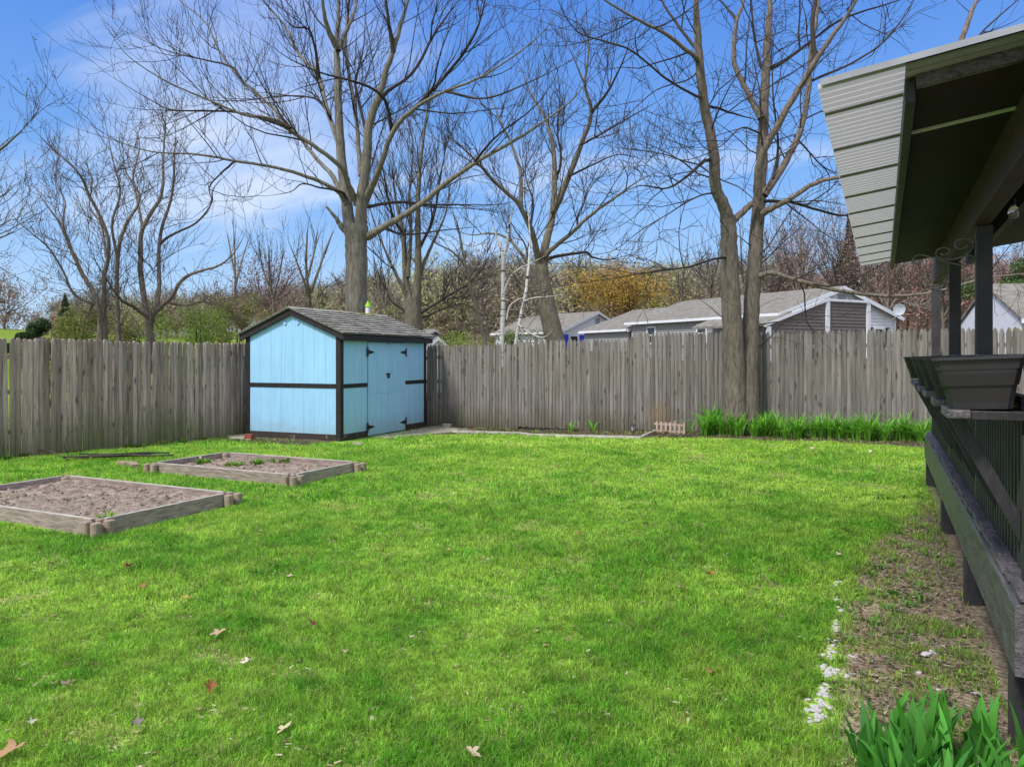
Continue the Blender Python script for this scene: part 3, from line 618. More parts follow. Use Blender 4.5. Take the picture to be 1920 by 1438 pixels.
# small weeds in bed two and one at the corner of bed one
def tuft(lb, x_, y_, z_, n_, r_, h_, colr, name='weed', cat='weed', group=None, leaf=.02):
    acc = acc_new()
    for _ in range(n_):
        a = random.uniform(0, 6.28); q = r_*math.sqrt(random.random())
        strap(acc, (q*math.cos(a), q*math.sin(a), 0), a+random.gauss(0, .8), h_*random.uniform(.5, 1.1), leaf, random.uniform(.6, 1.7), np.array(colr)*random.uniform(.7, 1.3), 3, .2)
    o = acc_build(acc, name, M['leaf']); o.location = (x_, y_, z_); return tag(o, lb, cat, group)
for px_, py_, r_, lb in ((525, 866, .17, 'largest bright green weed patch near the back board of the far garden bed'), (440, 874, .12, 'low leafy weed in the middle of the far garden bed'), (482, 870, .09, 'small yellowish weed between two others in the far garden bed'), (382, 869, .09, 'yellow green weed beside a pale stake at the left of the far garden bed')):
    p_ = G(px_, py_, .06); tuft(lb, p_.x, p_.y, .06, 70, r_, .09, (.16, .32, .03))
p_ = G(197, 982, .09); tuft('green sprig growing at the front corner inside the near garden bed', p_.x-.1, p_.y+.1, .08, 26, .06, .12, (.16, .34, .02))
for i in range(46):   # broad leaved weeds on the bare strip
    x_ = random.uniform(-.35, .4); y_ = random.uniform(3.9, 9.5)
    if i % 3 == 0: x_ = random.uniform(-.1, .4)
    acc = tuft('small leafy weed growing on the bare strip beside the deck', x_, y_, gz(x_, y_), random.randint(10, 26), random.uniform(.03, .08), random.uniform(.03, .06), (.11, .27, .035), group='weeds on the bare strip beside the deck', leaf=random.uniform(.010, .018))
for i in range(44):   # ground weeds in the back border
    px_ = random.uniform(850, 1310); p_ = G(px_, random.uniform(804, 815))
    if p_.y > 14.55: continue
    c_ = random.choice([(.12, .2, .05), (.2, .24, .08), (.18, .10, .05), (.2, .22, .14)])
    tuft('low straggly weed in the mulch of the back border', p_.x, p_.y, gz(p_.x, p_.y)-.005, 22, random.uniform(.05, .14), random.uniform(.05, .1), c_, group='low weeds in the mulch border', leaf=.02)
for i in range(26):   # along the left fence foot
    y_ = random.uniform(4.5, 10.9); x_ = -13.05+(y_-2.2)*.1842+random.uniform(.08, .35)
    tuft('dark leafy weed at the foot of the left fence', x_, y_, gz(x_, y_), 22, random.uniform(.06, .15), random.uniform(.06, .12), random.choice([(.07, .14, .03), (.16, .2, .04), (.09, .2, .03)]), group='weeds at the foot of the left fence', leaf=.02)
# ------------------------------------------------------------------ mulch litter / straw
def litter(name, n_, fx, size, cols, label, cat, m='litter'):
    acc = acc_new(); 
    for _ in range(n_):
        x_, y_ = fx(); a = random.uniform(0, math.pi); s_ = size*random.uniform(.5, 1.5); c = np.array(random.choice(cols))*random.uniform(.7, 1.2)
        z_ = gz(x_, y_)+random.uniform(.004, .02); w_ = s_*random.uniform(.12, .5)
        ux, uy = math.cos(a)*s_/2, math.sin(a)*s_/2; vx, vy = -math.sin(a)*w_/2, math.cos(a)*w_/2; t_ = random.uniform(-.4, .4)*s_
        v = np.array([(x_-ux-vx, y_-uy-vy, z_), (x_+ux-vx, y_+uy-vy, z_+abs(t_)*.5), (x_+ux+vx, y_+uy+vy, z_+abs(t_)*.4), (x_-ux+vx, y_-uy+vy, z_+.003)])
        acc['v'].append(v); acc['f'].append(np.array([[0, 1, 2, 3]])+acc['n']); acc['c'].append(np.tile(c, (4, 1))); acc['n'] += 4
    return tag(acc_build(acc, name, M[m]), label, cat, kind='stuff')
def f_back():
    while True:
        x_ = random.uniform(-8.9, 1.5); y_ = random.uniform(13.35, 14.65)
        if random.random() < float(f_mulch(np.array(x_), np.array(y_))): return x_, y_
litter('mulch_litter', 3800, f_back, .05, [(.16, .11, .08), (.05, .035, .03), (.30, .27, .22), (.10, .05, .035), (.12, .16, .05)], 'brown leaf litter and bark chips in the back border', 'leaf litter')
def f_strip():
    while True:
        x_ = random.uniform(-.4, .48); y_ = random.uniform(2.6, 9.5)
        if random.random() < float(f_dirt(np.array(x_), np.array(y_))): return x_, y_
litter('dry_straw', 5000, f_strip, .024, [(.30, .22, .15), (.22, .15, .10), (.12, .075, .05), (.38, .32, .25), (.09, .18, .03), (.07, .045, .035)], 'dry straw and crumbs on the bare strip beside the deck', 'straw')
def f_shed():
    return (random.uniform(-11.3, -9), random.uniform(10.3, 11.0)) if random.random() < .8 else (random.uniform(-9, -8.3), random.uniform(13, 14.5))
litter('shed_litter', 900, f_shed, .045, [(.12, .09, .06), (.05, .04, .03), (.08, .14, .04)], 'scruffy litter and weeds along the foot of the shed', 'leaf litter')
def f_lawn():
    while True:
        d_ = random.uniform(2.8, 10); k_ = random.uniform(-.7, .6); x_ = -d_*S_+k_*d_*C_; y_ = d_*C_+k_*d_*S_
        if random.random() < .25+1.6*float(ss(vnoise(x_, y_, .11, 72), .5, .7)): return x_, y_
litter('lawn_thatch', 5200, f_lawn, .022, [(.50, .40, .24), (.40, .31, .18), (.30, .22, .12), (.55, .50, .36), (.16, .11, .07)], 'dry thatch and leaf crumbs scattered through the lawn', 'thatch')
# ------------------------------------------------------------------ pebbles
def rock_mesh(seed):
    import bmesh
    bm = bmesh.new(); bmesh.ops.create_icosphere(bm, subdivisions=2, radius=1); rr = random.Random(seed)
    d1 = Vector((rr.gauss(0, 1), rr.gauss(0, 1), rr.gauss(0, 1))).normalized(); d2 = Vector((rr.gauss(0, 1), rr.gauss(0, 1), rr.gauss(0, 1))).normalized()
    for v in bm.verts:
        v.co *= 1-.35*max(0, v.co.dot(d1))-.4*max(0, v.co.dot(d2))+rr.uniform(-.07, .07); v.co.z *= .5; v.co.x *= 1.25
    me = bpy.data.meshes.new('pebble'); bm.to_mesh(me); bm.free(); me.materials.append(M['stone']); return me
rms = [rock_mesh(i) for i in range(6)]
for px_, py_, r_, lb, gp in peb:
    p_ = G(px_, py_); o = bpy.data.objects.new('pebble', random.choice(rms)); C.objects.link(o)
    o.location = (p_.x, p_.y, gz(p_.x, p_.y)+r_*.18); o.scale = (r_,)*3; o.rotation_euler = (random.uniform(-.2, .2), random.uniform(-.2, .2), random.uniform(0, 6)); tag(o, lb, 'pebble', gp)
# ------------------------------------------------------------------ fallen leaves
def oak(size, colr, curl):
    out = []
    for i in range(28):
        a = i/28*2*math.pi; r_ = .5+.18*math.cos(5*a+.4)+.08*math.sin(11*a); out.append((r_*size*math.cos(a)*1.25, r_*size*math.sin(a)*.85))
    V = [(0, 0, .15*size)]+[(x_, y_, .15*size+curl*size*(abs(y_/size)**1.5)*1.6+random.uniform(0, .08)*size) for x_, y_ in out]
    F = [(0, i+1, (i+1) % 28+1) for i in range(28)]
    return np.array(V), np.array(F), np.tile(np.array(colr), (29, 1))
lv = [(410, 1201, .10, (.52, .36, .22), .25, 'large tan oak leaf lying flat in the left foreground grass'), (395, 1301, .075, (.26, .10, .04), .9, 'curled rusty brown leaf standing in the left foreground grass'), (588, 1184, .075, (.22, .09, .05), .8, 'curled dark brown leaf in the grass near a darker tuft'),
      (464, 1253, .06, (.62, .56, .5), .5, 'small whitish leaf left of the middle foreground'), (20, 1430, .10, (.42, .25, .14), .5, 'orange brown leaf in the bottom left corner'), (1278, 1112, .075, (.62, .47, .33), .4, 'pale tan leaf on the right side of the lawn'),
      (1331, 1086, .06, (.36, .16, .07), .8, 'brown curled leaf just beyond the pale tan leaf'), (1011, 882, .085, (.62, .45, .36), .5, 'pinkish tan leaf far out in the middle of the lawn'), (1591, 1002, .10, (.24, .10, .045), .6, 'dark rusty leaf on the dark grass patch near the deck'),
      (240, 1073, .07, (.25, .11, .05), 1.0, 'upright brown leaf in front of the near garden bed'), (268, 1108, .06, (.30, .15, .07), .7, 'brown and pale leaf left of the lawn middle'), (350, 1131, .06, (.55, .40, .10), .4, 'yellowish leaf left of the lawn middle'),
      (545, 1093, .05, (.6, .5, .42), .5, 'tiny pale leaf in the left part of the lawn'), (1084, 1008, .065, (.34, .20, .10), .7, 'brown leaf in the middle of the lawn'), (842, 1038, .045, (.42, .28, .12), .4, 'small yellow brown leaf left of the lawn middle'),
      (1150, 931, .05, (.6, .6, .58), .5, 'whitish scrap in the middle distance of the lawn'), (1522, 845, .09, (.6, .42, .33), .6, 'pinkish leaf on the lawn in front of the daylilies'), (1632, 849, .08, (.66, .58, .48), .3, 'pale leaf on the lawn at the right below the daylilies'),
      (1574, 1050, .07, (.6, .55, .42), .4, 'straw coloured leaf at the edge of the bare strip'), (1792, 1066, .09, (.56, .44, .34), .3, 'pale tan leaf leaning at the foot of a deck post'), (536, 1380, .07, (.58, .48, .3), .3, 'straw coloured leaf in the bottom foreground'),
      (257, 1370, .06, (.20, .17, .16), .6, 'grey brown curled leaf in the bottom left foreground'), (1332, 1275, .06, (.45, .22, .10), .8, 'orange brown leaf in the right foreground grass'), (645, 1232, .05, (.55, .42, .28), .5, 'small tan leaf in the foreground left of centre'),
      (60, 1373, .045, (.55, .5, .42), .4, 'small pale leaf near the left edge of the foreground'), (885, 1430, .07, (.5, .4, .28), .5, 'dry tan leaf at the bottom edge'), (243, 985, .08, (.6, .48, .36), .3, 'pale leaf against the front board of the near garden bed'),
      (310, 971, .06, (.55, .40, .25), .4, 'tan leaf beside the right board of the near garden bed'), (386, 949, .07, (.5, .3, .13), .3, 'brown leaf below the right corner of the near garden bed'), (122, 1298, .05, (.28, .2, .16), .6, 'small dark leaf at the left of the foreground'),
      (487, 1001, .05, (.58, .42, .34), .5, 'small pinkish leaf in the grass right of the near garden bed'), (1205, 1140, .05, (.55, .45, .33), .4, 'dry patch leaf in the right middle of the lawn'), (627, 904, .06, (.12, .08, .06), .7, 'dark leaf to the right of the far garden bed')]
for px_, py_, s_, cl, cu, lb in lv:
    p_ = G(px_, py_); V, F, cc = oak(s_*.72, cl, cu); o = np_mesh('fallen_leaf', V, F, M['litter'], col=cc); o.location = (p_.x, p_.y, gz(p_.x, p_.y)+.032)
    o.rotation_euler = (random.uniform(-.3, .3), random.uniform(-.35, .35), random.uniform(0, 6.28)); tag(o, lb, 'leaf')
# ------------------------------------------------------------------ hoses, twig, small bricks by the beds
for i in range(7):
    a = G(random.uniform(118, 165), random.uniform(861, 869)); b = G(random.uniform(285, 318), random.uniform(855, 866)); pts = []
    for t_ in np.linspace(0, 1, 14): q = a.lerp(b, t_); pts.append((q.x+.05*math.sin(t_*7+i), q.y+.08*math.sin(t_*5+i*2), gz(q.x, q.y)+.045+.015*i*.5))
    mb = MB(); mb.tube(pts, .009+.003*(i % 2), 6); tag(mb.build('irrigation_hose', M['pipe'] if i % 3 else M['twig2'], None, smooth=True), 'thin pole or hose in the untidy bundle lying left of the far garden bed', 'hose', 'bundle of hoses and sticks by the far bed')
mb = MB(); pts = [G(152, 868), G(140, 845), G(120, 832)]
a = G(70, 850); b = G(128, 868)
mb.tube([(a.x, a.y, .06), (a.lerp(b, .5).x, a.lerp(b, .5).y, .10), (b.x, b.y, .05)], .009, 5); q = W(128, 812, (b-Vector((0, 0, 0))).length*0+11.3)
mb.tube([(b.x-.25, b.y+.2, .03), (q.x-.1, q.y, .22), (q.x, q.y, .42), (q.x+.1, q.y, .46)], .007, 5); tag(mb.build('dead_twig', M['twig2'], None), 'curved dead twig sticking up in front of the left fence', 'twig')
for px_, py_, lb in ((240, 873, 'thin reddish brick piece lying left of the far garden bed'), (256, 876, 'reddish brick piece next to the left corner of the far garden bed')):
    p_ = G(px_, py_); mb = MB(); mb.box((-.13, -.05, -.02), (.13, .05, .05)); o = mb.build('brick', M['block'], None, .006); o.location = (p_.x-.05, p_.y, gz(p_.x, p_.y)+.01); o.rotation_euler = (0, 0, .2 if px_ < 250 else -.5); tag(o, lb, 'brick')
p_ = G(376, 866, .06); mb = MB(); mb.box((-.02, -.008, 0), (.02, .008, .09)); o = mb.build('plant_marker', M['boardtop'], None); o.location = (p_.x, p_.y, .05); tag(o, 'pale wooden plant marker stuck in the far garden bed', 'plant marker')
# ------------------------------------------------------------------ edging, path light, little fence
pts = [G(848, 811.5), G(912, 813), G(976, 815), G(999, 818), G(1080, 820), G(1162, 822), G(1201, 823), G(1228, 811)]
ed = thing('border_edging', 'low pale grey edging strip between the lawn and the back mulch border', 'edging', (0, 0, 0))
for a_, b_ in zip(pts, pts[1:]):
    u = (b_-a_); u.z = 0; u.normalize(); n_ = Vector((-u.y, u.x, 0))*.022; mb = MB(); z0 = gz(a_.x, a_.y)
    mb.prism([(a_-n_), (b_-n_), (b_+n_), (a_+n_)], (0, 0, .05)); mb.v = [(x_, y_, z_+.0) for x_, y_, z_ in mb.v]
    mb.build('edging_strip', M['boardtop'], ed, .004)
p_ = G(1187, 819); lt = thing('solar_path_light', 'small black solar path light standing at the back border edging', 'garden light', (p_.x, p_.y, gz(p_.x, p_.y)))
mb = MB()
def cyl(mb, c, r0, r1, z0, z1, k=12):
    vs = [(c[0]+r0*math.cos(a), c[1]+r0*math.sin(a), z0) for a in np.arange(k)*2*math.pi/k]+[(c[0]+r1*math.cos(a), c[1]+r1*math.sin(a), z1) for a in np.arange(k)*2*math.pi/k]
    mb.add(vs, [tuple(range(k))[::-1], tuple(range(k, 2*k))]+[(i, (i+1) % k, k+(i+1) % k, k+i) for i in range(k)])
cyl(mb, (0, 0), .008, .012, -.03, .12); mb.build('stake', M['solar'], lt)
mb = MB(); cyl(mb, (0, 0), .022, .046, .12, .20); mb.build('lens', M['lens'], lt)
mb = MB(); cyl(mb, (0, 0), .062, .056, .202, .218); cyl(mb, (0, 0), .052, .02, .2185, .245)
for a in np.arange(4)*math.pi/2+.4: mb.box((.040*math.cos(a)-.004, .040*math.sin(a)-.004, .12), (.040*math.cos(a)+.004, .040*math.sin(a)+.004, .2))
mb.build('cap', M['solar'], lt)
def onY(px, Y): k = (px-960)/FPX; d = Y/(C_+S_*k); p = W(px, 700, d); p.z = gz(p.x, p.y); return p
a_ = onY(1228, 14.30); b_ = onY(1284, 14.18)
pf = thing('mini_picket_fence', 'little beige picket border fence standing in the mulch before the tall fence', 'border fence', (a_.x, a_.y, gz(a_.x, a_.y)), math.atan2(b_.y-a_.y, b_.x-a_.x)); Lp = (b_-a_).length
mb = MB(); mb.box((-.02, .008, .15), (Lp+.0, .022, .185)); mb.box((-.02, .008, .02), (Lp+.0, .022, .055)); mb.build('fence_rail', M['beige'], pf)
for i in range(7):
    x_ = .045+i*(Lp-.06)/6; h2 = .22+(.03 if i == 4 else 0)+random.uniform(-.006, .006); dz = -.03 if i == 5 else 0
    mb = MB(); mb.prism([(x_-.022, -.008, 0+dz), (x_+.022, -.008, dz), (x_+.022, -.008, h2-.025+dz), (x_, -.008, h2+dz), (x_-.022, -.008, h2-.025+dz)], (0, .0155, 0)); mb.build('picket', M['beige'], pf)
# ------------------------------------------------------------------ trees
def cr(P, n_per=5):
    P = np.asarray(P, float)
    if len(P) < 3: return np.array([P[0]+(P[-1]-P[0])*t for t in np.linspace(0, 1, n_per+1)])
    Q = np.vstack([2*P[0]-P[1], P, 2*P[-1]-P[-2]]); out = []
    for i in range(1, len(Q)-2):
        a, b, c, d = Q[i-1:i+3]
        for t in np.arange(n_per)/n_per:
            out.append(.5*((2*b)+(-a+c)*t+(2*a-5*b+4*c-d)*t*t+(-a+3*b-3*c+d)*t**3))
    out.append(P[-1]); return np.array(out)
class Tree:
    def __init__(s, base, d): s.base = np.array(base, float); s.d = d; s.T = []; s.B = []; s.tips = []; s.rg = np.random.default_rng(int(abs(base[0]*1000)+d*77))
    def tube(s, P, r, k, main): (s.T if main else s.B).append((P, r, k))
    def limb(s, px, w0, w1, off0=0, off1=0, main=False, k=7, kids=None, ground=False):
        n_ = len(px); D = s.d+np.linspace(off0, off1, n_)
        P = np.array([tuple(W(x, y, d)) for (x, y), d in zip(px, D)])
        tt = np.linspace(0, 1, n_); wv = (w0+(w1-w0)*(tt**.62 if kids else tt))[:, None]; Q = cr(np.hstack([P, wv*D[:, None]/FPX/2]), 5)
        P, r = Q[:, :3], Q[:, 3]
        if kids: r = r*(1-.72*np.linspace(0, 1, len(r))**4)
        P = P+s.rg.normal(0, 1, P.shape)*np.minimum(r, .05)[:, None]*.12
        s.tube(P, np.maximum(r, .004), k, main)
        if kids: s.kids(P, r, 1, kids)
    def kids(s, P, r, lev, K):
        seg = np.linalg.norm(np.diff(P, axis=0), axis=1); cum = np.concatenate([[0], np.cumsum(seg)]); Lt = cum[-1]
        dens, ln, ang, up, maxl, rmin = K['dens'][lev-1], K['len'][lev-1], K['ang'], K['up'], K['max'], K['rmin']
        n_ = s.rg.poisson(dens*Lt*(1-K.get('t0', .2))) + 1
        ts = np.sort(s.rg.uniform(K.get('t0', .2) if lev == 1 else .12, 1, n_)); ts[-1] = 1.0
        for i, t in enumerate(ts):
            x = t*Lt; j = min(np.searchsorted(cum, x), len(P)-1); j = max(j, 1); f = (x-cum[j-1])/(seg[j-1]+1e-9)
            p0 = P[j-1]*(1-f)+P[j]*f; rr = r[j-1]*(1-f)+r[j]*f; T = (P[j]-P[j-1])/(seg[j-1]+1e-9)
            a = s.rg.normal(0, 1, 3); a -= T*a.dot(T); a /= np.linalg.norm(a)+1e-9
            if K.get('flat') and lev == 1: a[2] += K['flat']*abs(a[2])
            th = (ang*s.rg.uniform(.65, 1.35)) if t < 1 else .12
            dv = T*math.cos(th)+a*math.sin(th); dv[2] += up*.35; dv /= np.linalg.norm(dv)
            l_ = ln*s.rg.uniform(.45, 1.25)*(1.15-.55*t)
            if lev > 1: l_ = min(l_, Lt*.75)
            cr_ = max(rmin, min(rr*(.62 if t < 1 else 1), l_*K.get('thick', .0085)+rmin*.5)); l_ = l_*(1 if t < 1 else 1.3); m_ = 5 if lev < 3 else 4
            Q = [p0]; 
            for q in range(m_):
                dv = dv+s.rg.normal(0, K['wig'], 3); dv[2] += up*.16; dv /= np.linalg.norm(dv); Q.append(Q[-1]+dv*l_/m_)
            Q = np.array(Q); rq = np.linspace(cr_, max(rmin*.7, cr_*.35), len(Q))
            s.tube(Q, rq, 4 if lev == 1 else 3, False)
            if lev < maxl: s.kids(Q, rq, lev+1, K)
            else: s.tips += list(Q[1:])
    def pack(s, L_, base):
        V = []; F = []; Rn = []; o = 0
        for P, r, k in L_:
            v, f = tube_np(P-base, r, k); V.append(v); F.append(f+o); o += len(v); Rn.append(np.full(len(v), s.rg.random()))
        return np.concatenate(V), np.concatenate(F), np.concatenate(Rn)
    def build(s, name, label, cat, mt, mb_, group=None, buds=None):
        root = thing(name, label, cat, tuple(s.base), 0, group)
        if s.T:
            v, f, r_ = s.pack(s.T, s.base); np_mesh('trunk', v, f, mt, root, rnd=r_, smooth=True)
        if s.B:
            v, f, r_ = s.pack(s.B, s.base); np_mesh('branches', v, f, mb_, root, rnd=r_, smooth=True)
        if buds:
            n_, size, cols, spread = buds; tp = np.array(s.tips)-s.base; ix = s.rg.integers(0, len(tp), n_)
            leafcloud('buds', tp[ix]+s.rg.normal(0, spread, (n_, 3)), size, cols, root)
        return root
def leafcloud(name, P, size, cols, parent, m='leaf', jit=.35):
    n_ = len(P); a = RG.normal(0, 1, (n_, 3)); a /= np.linalg.norm(a, axis=1)[:, None]; b = RG.normal(0, 1, (n_, 3)); b -= a*(a*b).sum(1)[:, None]; b /= np.linalg.norm(b, axis=1)[:, None]
    sz = size*RG.uniform(.5, 1.4, (n_, 1)); V = np.stack([P-a*sz*.5, P+b*sz*.3, P+a*sz*.5, P-b*sz*.3], 1).reshape(-1, 3)
    cc = np.array(cols)[RG.integers(0, len(cols), n_)]*RG.uniform(1-jit, 1+jit, (n_, 1)); F = np.arange(n_*4).reshape(-1, 4)
    return np_mesh(name, V, F, M[m], parent, col=np.repeat(cc, 4, 0))
KA = dict(dens=(2.0, 2.4, 2.6), len=(2.0, .95, .5), ang=.75, up=.55, max=3, rmin=.0052, wig=.13, t0=.15)
# -- A: great maple behind the shed
t = Tree(W(668, 640, 19.2), 19.2); t.base[2] = 0; l = t.limb
l([(669, 690), (668, 585), (668, 500), (668, 455), (671, 425)], 42, 40, main=True, k=16)
l([(662, 452), (655, 420), (648, 366), (640, 302), (635, 216), (633, 129), (631, 86), (635, 0), (636, -130)], 30, 9, 0, .6, True, 10, KA)
l([(631, 88), (614, 52), (605, 0), (598, -110)], 13, 5, .3, -.5, True, 8, KA)
l([(634, 95), (644, 69), (664, 25), (672, -20), (690, -110)], 10, 4, .3, 1.2, True, 8, KA)
l([(674, 452), (677, 410), (679, 366), (687, 302), (692, 237), (713, 172), (726, 129), (743, 78), (765, 0), (790, -110)], 29, 8, 0, -.8, True, 10, KA)
l([(676, 330), (674, 300), (668, 224), (657, 155), (648, 86), (653, 0), (655, -100)], 10, 5, .0, 1.3, True, 8, KA)
l([(686, 250), (683, 233), (666, 160), (668, 145), (682, 86), (685, 20)], 8, 2.5, 0, 1, False, 6, KA)
l([(738, 100), (732, 60), (728, 40), (722, -20), (724, -80)], 10, 5, -.6, -1.2, False, 7, KA)
l([(681, 384), (698, 350), (713, 315), (735, 250), (778, 203), (834, 172), (907, 142), (1000, 78), (1050, 20)], 17, 3, 0, -3.2, True, 8, KA)
l([(735, 248), (724, 194), (700, 168), (652, 150), (605, 138), (545, 112), (500, 80)], 8, 2.5, -.5, -3, False, 6, KA)
l([(778, 203), (847, 129), (890, 65), (910, 0), (920, -60)], 8, 2.5, -1.3, -2.6, False, 6, KA)
l([(706, 198), (726, 172), (773, 138), (812, 69), (838, 30), (873, -15)], 10, 3, -.3, 1.8, False, 6, KA)
l([(834, 172), (911, 185), (1000, 151), (1060, 120)], 6, 2, -1.8, -3.2, False, 5, KA)
l([(689, 444), (717, 427), (782, 388), (834, 345), (890, 306), (959, 267), (1000, 241), (1070, 190), (1110, 140)], 17, 4, 0, -2.8, True, 8, KA)
l([(890, 303), (933, 254), (1000, 203), (1040, 150)], 6, 2, -1.6, -2.6, False, 5, KA)
l([(684, 388), (748, 379), (804, 384), (873, 384), (940, 384)], 8, 2.5, 0, 2.5, False, 6, KA)
l([(717, 427), (760, 440), (830, 432), (900, 425)], 6, 2, 0, 2.8, False, 5, KA)
l([(670, 384), (655, 350), (644, 319), (610, 289), (545, 246), (515, 224), (459, 216), (385, 185), (316, 155), (243, 108), (205, 60)], 14, 2.5, 0, -3.5, True, 8, KA)
l([(650, 385), (634, 350), (620, 325), (597, 302), (558, 254), (502, 194), (450, 147), (411, 95), (385, 43), (335, 0), (300, -40)], 12, 2.5, 0, 3.2, True, 8, KA)
l([(450, 147), (433, 125), (380, 112), (312, 95), (225, 55)], 6, 1.8, 1.6, 2.5, False, 5, KA)
l([(545, 241), (446, 211), (329, 207), (286, 190), (205, 142)], 6, 2, -1.6, -.5, False, 5, KA)
l([(648, 378), (633, 358), (588, 336), (519, 315), (441, 302), (364, 289), (286, 285), (200, 259), (140, 240)], 11, 2.2, 0, -2.2, True, 7, KA)
l([(441, 302), (410, 330), (392, 352), (395, 380), (360, 410)], 4.5, 1.8, -1.2, -2, False, 5, KA)
l([(640, 300), (631, 259), (610, 194), (597, 142), (558, 99), (536, 52), (493, 0), (470, -60)], 12, 3.5, .2, 2.2, True, 8, KA)
l([(597, 150), (592, 99), (579, 56), (549, 50), (520, 20)], 7, 2.5, 1, .2, False, 6, KA)
l([(618, 220), (605, 198), (588, 185), (540, 180), (440, 190), (370, 185)], 6, 2, .5, 3, False, 5, KA)
l([(658, 446), (640, 425), (632, 412), (624, 402), (612, 388)], 12, 4, 0, -.3, True, 7)
l([(650, 375), (640, 360), (600, 352), (567, 345), (545, 360), (500, 368)], 6, 2, 0, -1.6, False, 5, KA)
treeA = t.build('maple_tree', 'great bare maple rising right behind the blue shed with a spreading crown', 'tree', M['bark'], M['twig'])
# -- B: twin trunk in front of the fence
KB = dict(dens=(2.4, 2.7, 3.0), len=(1.5, .8, .45), ang=.9, up=.15, max=3, rmin=.0045, wig=.17, t0=.12)
b_ = W(1392, 800, 13.75); t = Tree(b_, 13.75); t.base[2] = .05; l = t.limb
l([(1383, 835), (1378, 780), (1376, 700), (1374, 640), (1370, 560), (1367, 480), (1366, 430), (1364, 404)], 47, 27, 0, -.1, True, 16)
l([(1364, 415), (1357, 385), (1341, 349), (1338, 285), (1321, 202), (1312, 115), (1307, 46), (1305, 0), (1296, -130)], 26, 15, -.1, -.9, True, 12, KB)
l([(1368, 425), (1380, 410), (1400, 391), (1418, 376)], 14, 11, -.1, 0, True, 8)
l([(1308, 112), (1298, 103), (1248, 64), (1202, 41), (1133, 0), (1080, -50)], 11, 4, -.6, -2.2, True, 8, KB)
l([(1308, 90), (1298, 83), (1266, 41), (1240, 0), (1225, -60)], 8, 4, -.6, .8, False, 7, KB)
l([(1318, 185), (1296, 176), (1248, 147), (1184, 96), (1140, 80), (1083, 60), (1050, 9), (1040, -40)], 6, 2.2, -.5, -2.6, False, 6, KB)
l([(1340, 300), (1320, 303), (1294, 326), (1252, 353), (1197, 349), (1140, 380)], 9, 2.2, -.2, -2.4, False, 6, KB)
l([(1345, 362), (1320, 365), (1290, 378), (1257, 399), (1202, 432), (1150, 470), (1090, 480)], 4, 1.8, -.2, -2.8, False, 5, KB)
l([(1366, 482), (1335, 487), (1294, 500), (1240, 508), (1197, 514), (1130, 525), (1080, 530)], 5.5, 2, -.1, -2.4, False, 6, KB)
l([(1325, 200), (1345, 203), (1367, 211), (1418, 225)], 6, 4, -.3, .1, False, 6, KB)
l([(1311, 130), (1290, 150), (1230, 170), (1160, 230), (1100, 260)], 4, 1.6, -.4, -2, False, 5, KB)
l([(1404, 835), (1404, 780), (1404, 700), (1407, 640), (1408, 600), (1414, 505), (1420, 413), (1427, 321), (1431, 230), (1436, 138), (1441, 46), (1445, -10), (1452, -130)], 46, 15, 0, .4, True, 16, KB)
l([(1420, 385), (1421, 345), (1428, 295), (1454, 243), (1496, 170), (1532, 110), (1574, 50), (1606, 0), (1640, -70)], 19, 8, -.1, -1.2, True, 10, KB)
l([(1528, 115), (1523, 46), (1530, 0), (1536, -80)], 10, 6, -.7, -.3, False, 7, KB)
l([(1431, 367), (1468, 312), (1496, 257), (1514, 184), (1519, 110), (1532, 23), (1540, -60)], 15, 8, .1, .8, True, 10, KB)
l([(1450, 335), (1459, 275), (1450, 184), (1448, 120)], 7, 3, .1, 1.6, False, 6, KB)
l([(1427, 223), (1410, 190), (1390, 151), (1375, 110), (1381, 41), (1395, 0), (1405, -70)], 13, 7, .1, .9, True, 9, KB)
l([(1380, 36), (1358, 9), (1335, -10)], 6, 3, .7, 1.1, False, 6, KB)
l([(1441, 131), (1475, 112), (1514, 83), (1578, 37), (1661, 9), (1720, -10)], 9, 3, .3, 2, False, 7, KB)
l([(1432, 130), (1424, 115), (1413, 60), (1408, 0), (1400, -60)], 7, 4, .3, 1.2, False, 6, KB)
l([(1430, 400), (1450, 390), (1477, 376), (1528, 344), (1576, 333), (1640, 328), (1700, 310)], 14, 6, -.1, -1.0, True, 9, KB)
l([(1432, 378), (1482, 379), (1551, 399), (1592, 404), (1650, 392), (1700, 398)], 7, 3, .1, 1.3, False, 6, KB)
l([(1425, 518), (1440, 513), (1459, 514), (1532, 537), (1615, 551), (1688, 555), (1760, 546), (1840, 524), (1930, 512), (1990, 505)], 11, 4.5, 0, -.9, True, 9, dict(KB, up=.4))
l([(1524, 151), (1597, 119), (1652, 83), (1698, 28), (1720, -10)], 6, 2.5, -.7, .5, False, 6, KB)
l([(1490, 255), (1530, 300), (1555, 330), (1550, 375)], 4, 1.8, .3, 1.2, False, 5, KB)
l([(1424, 250), (1390, 240), (1350, 275), (1290, 300), (1230, 290)], 4, 1.6, .2, -1.6, False, 5, KB)
l([(1760, 546), (1790, 505), (1850, 470), (1905, 440)], 4, 2, -.5, .6, False, 5, KB)
t.build('twin_trunk_tree', 'bare tree with two tall trunks rising from the daylilies before the fence', 'tree', M['bark2'], M['twig'])
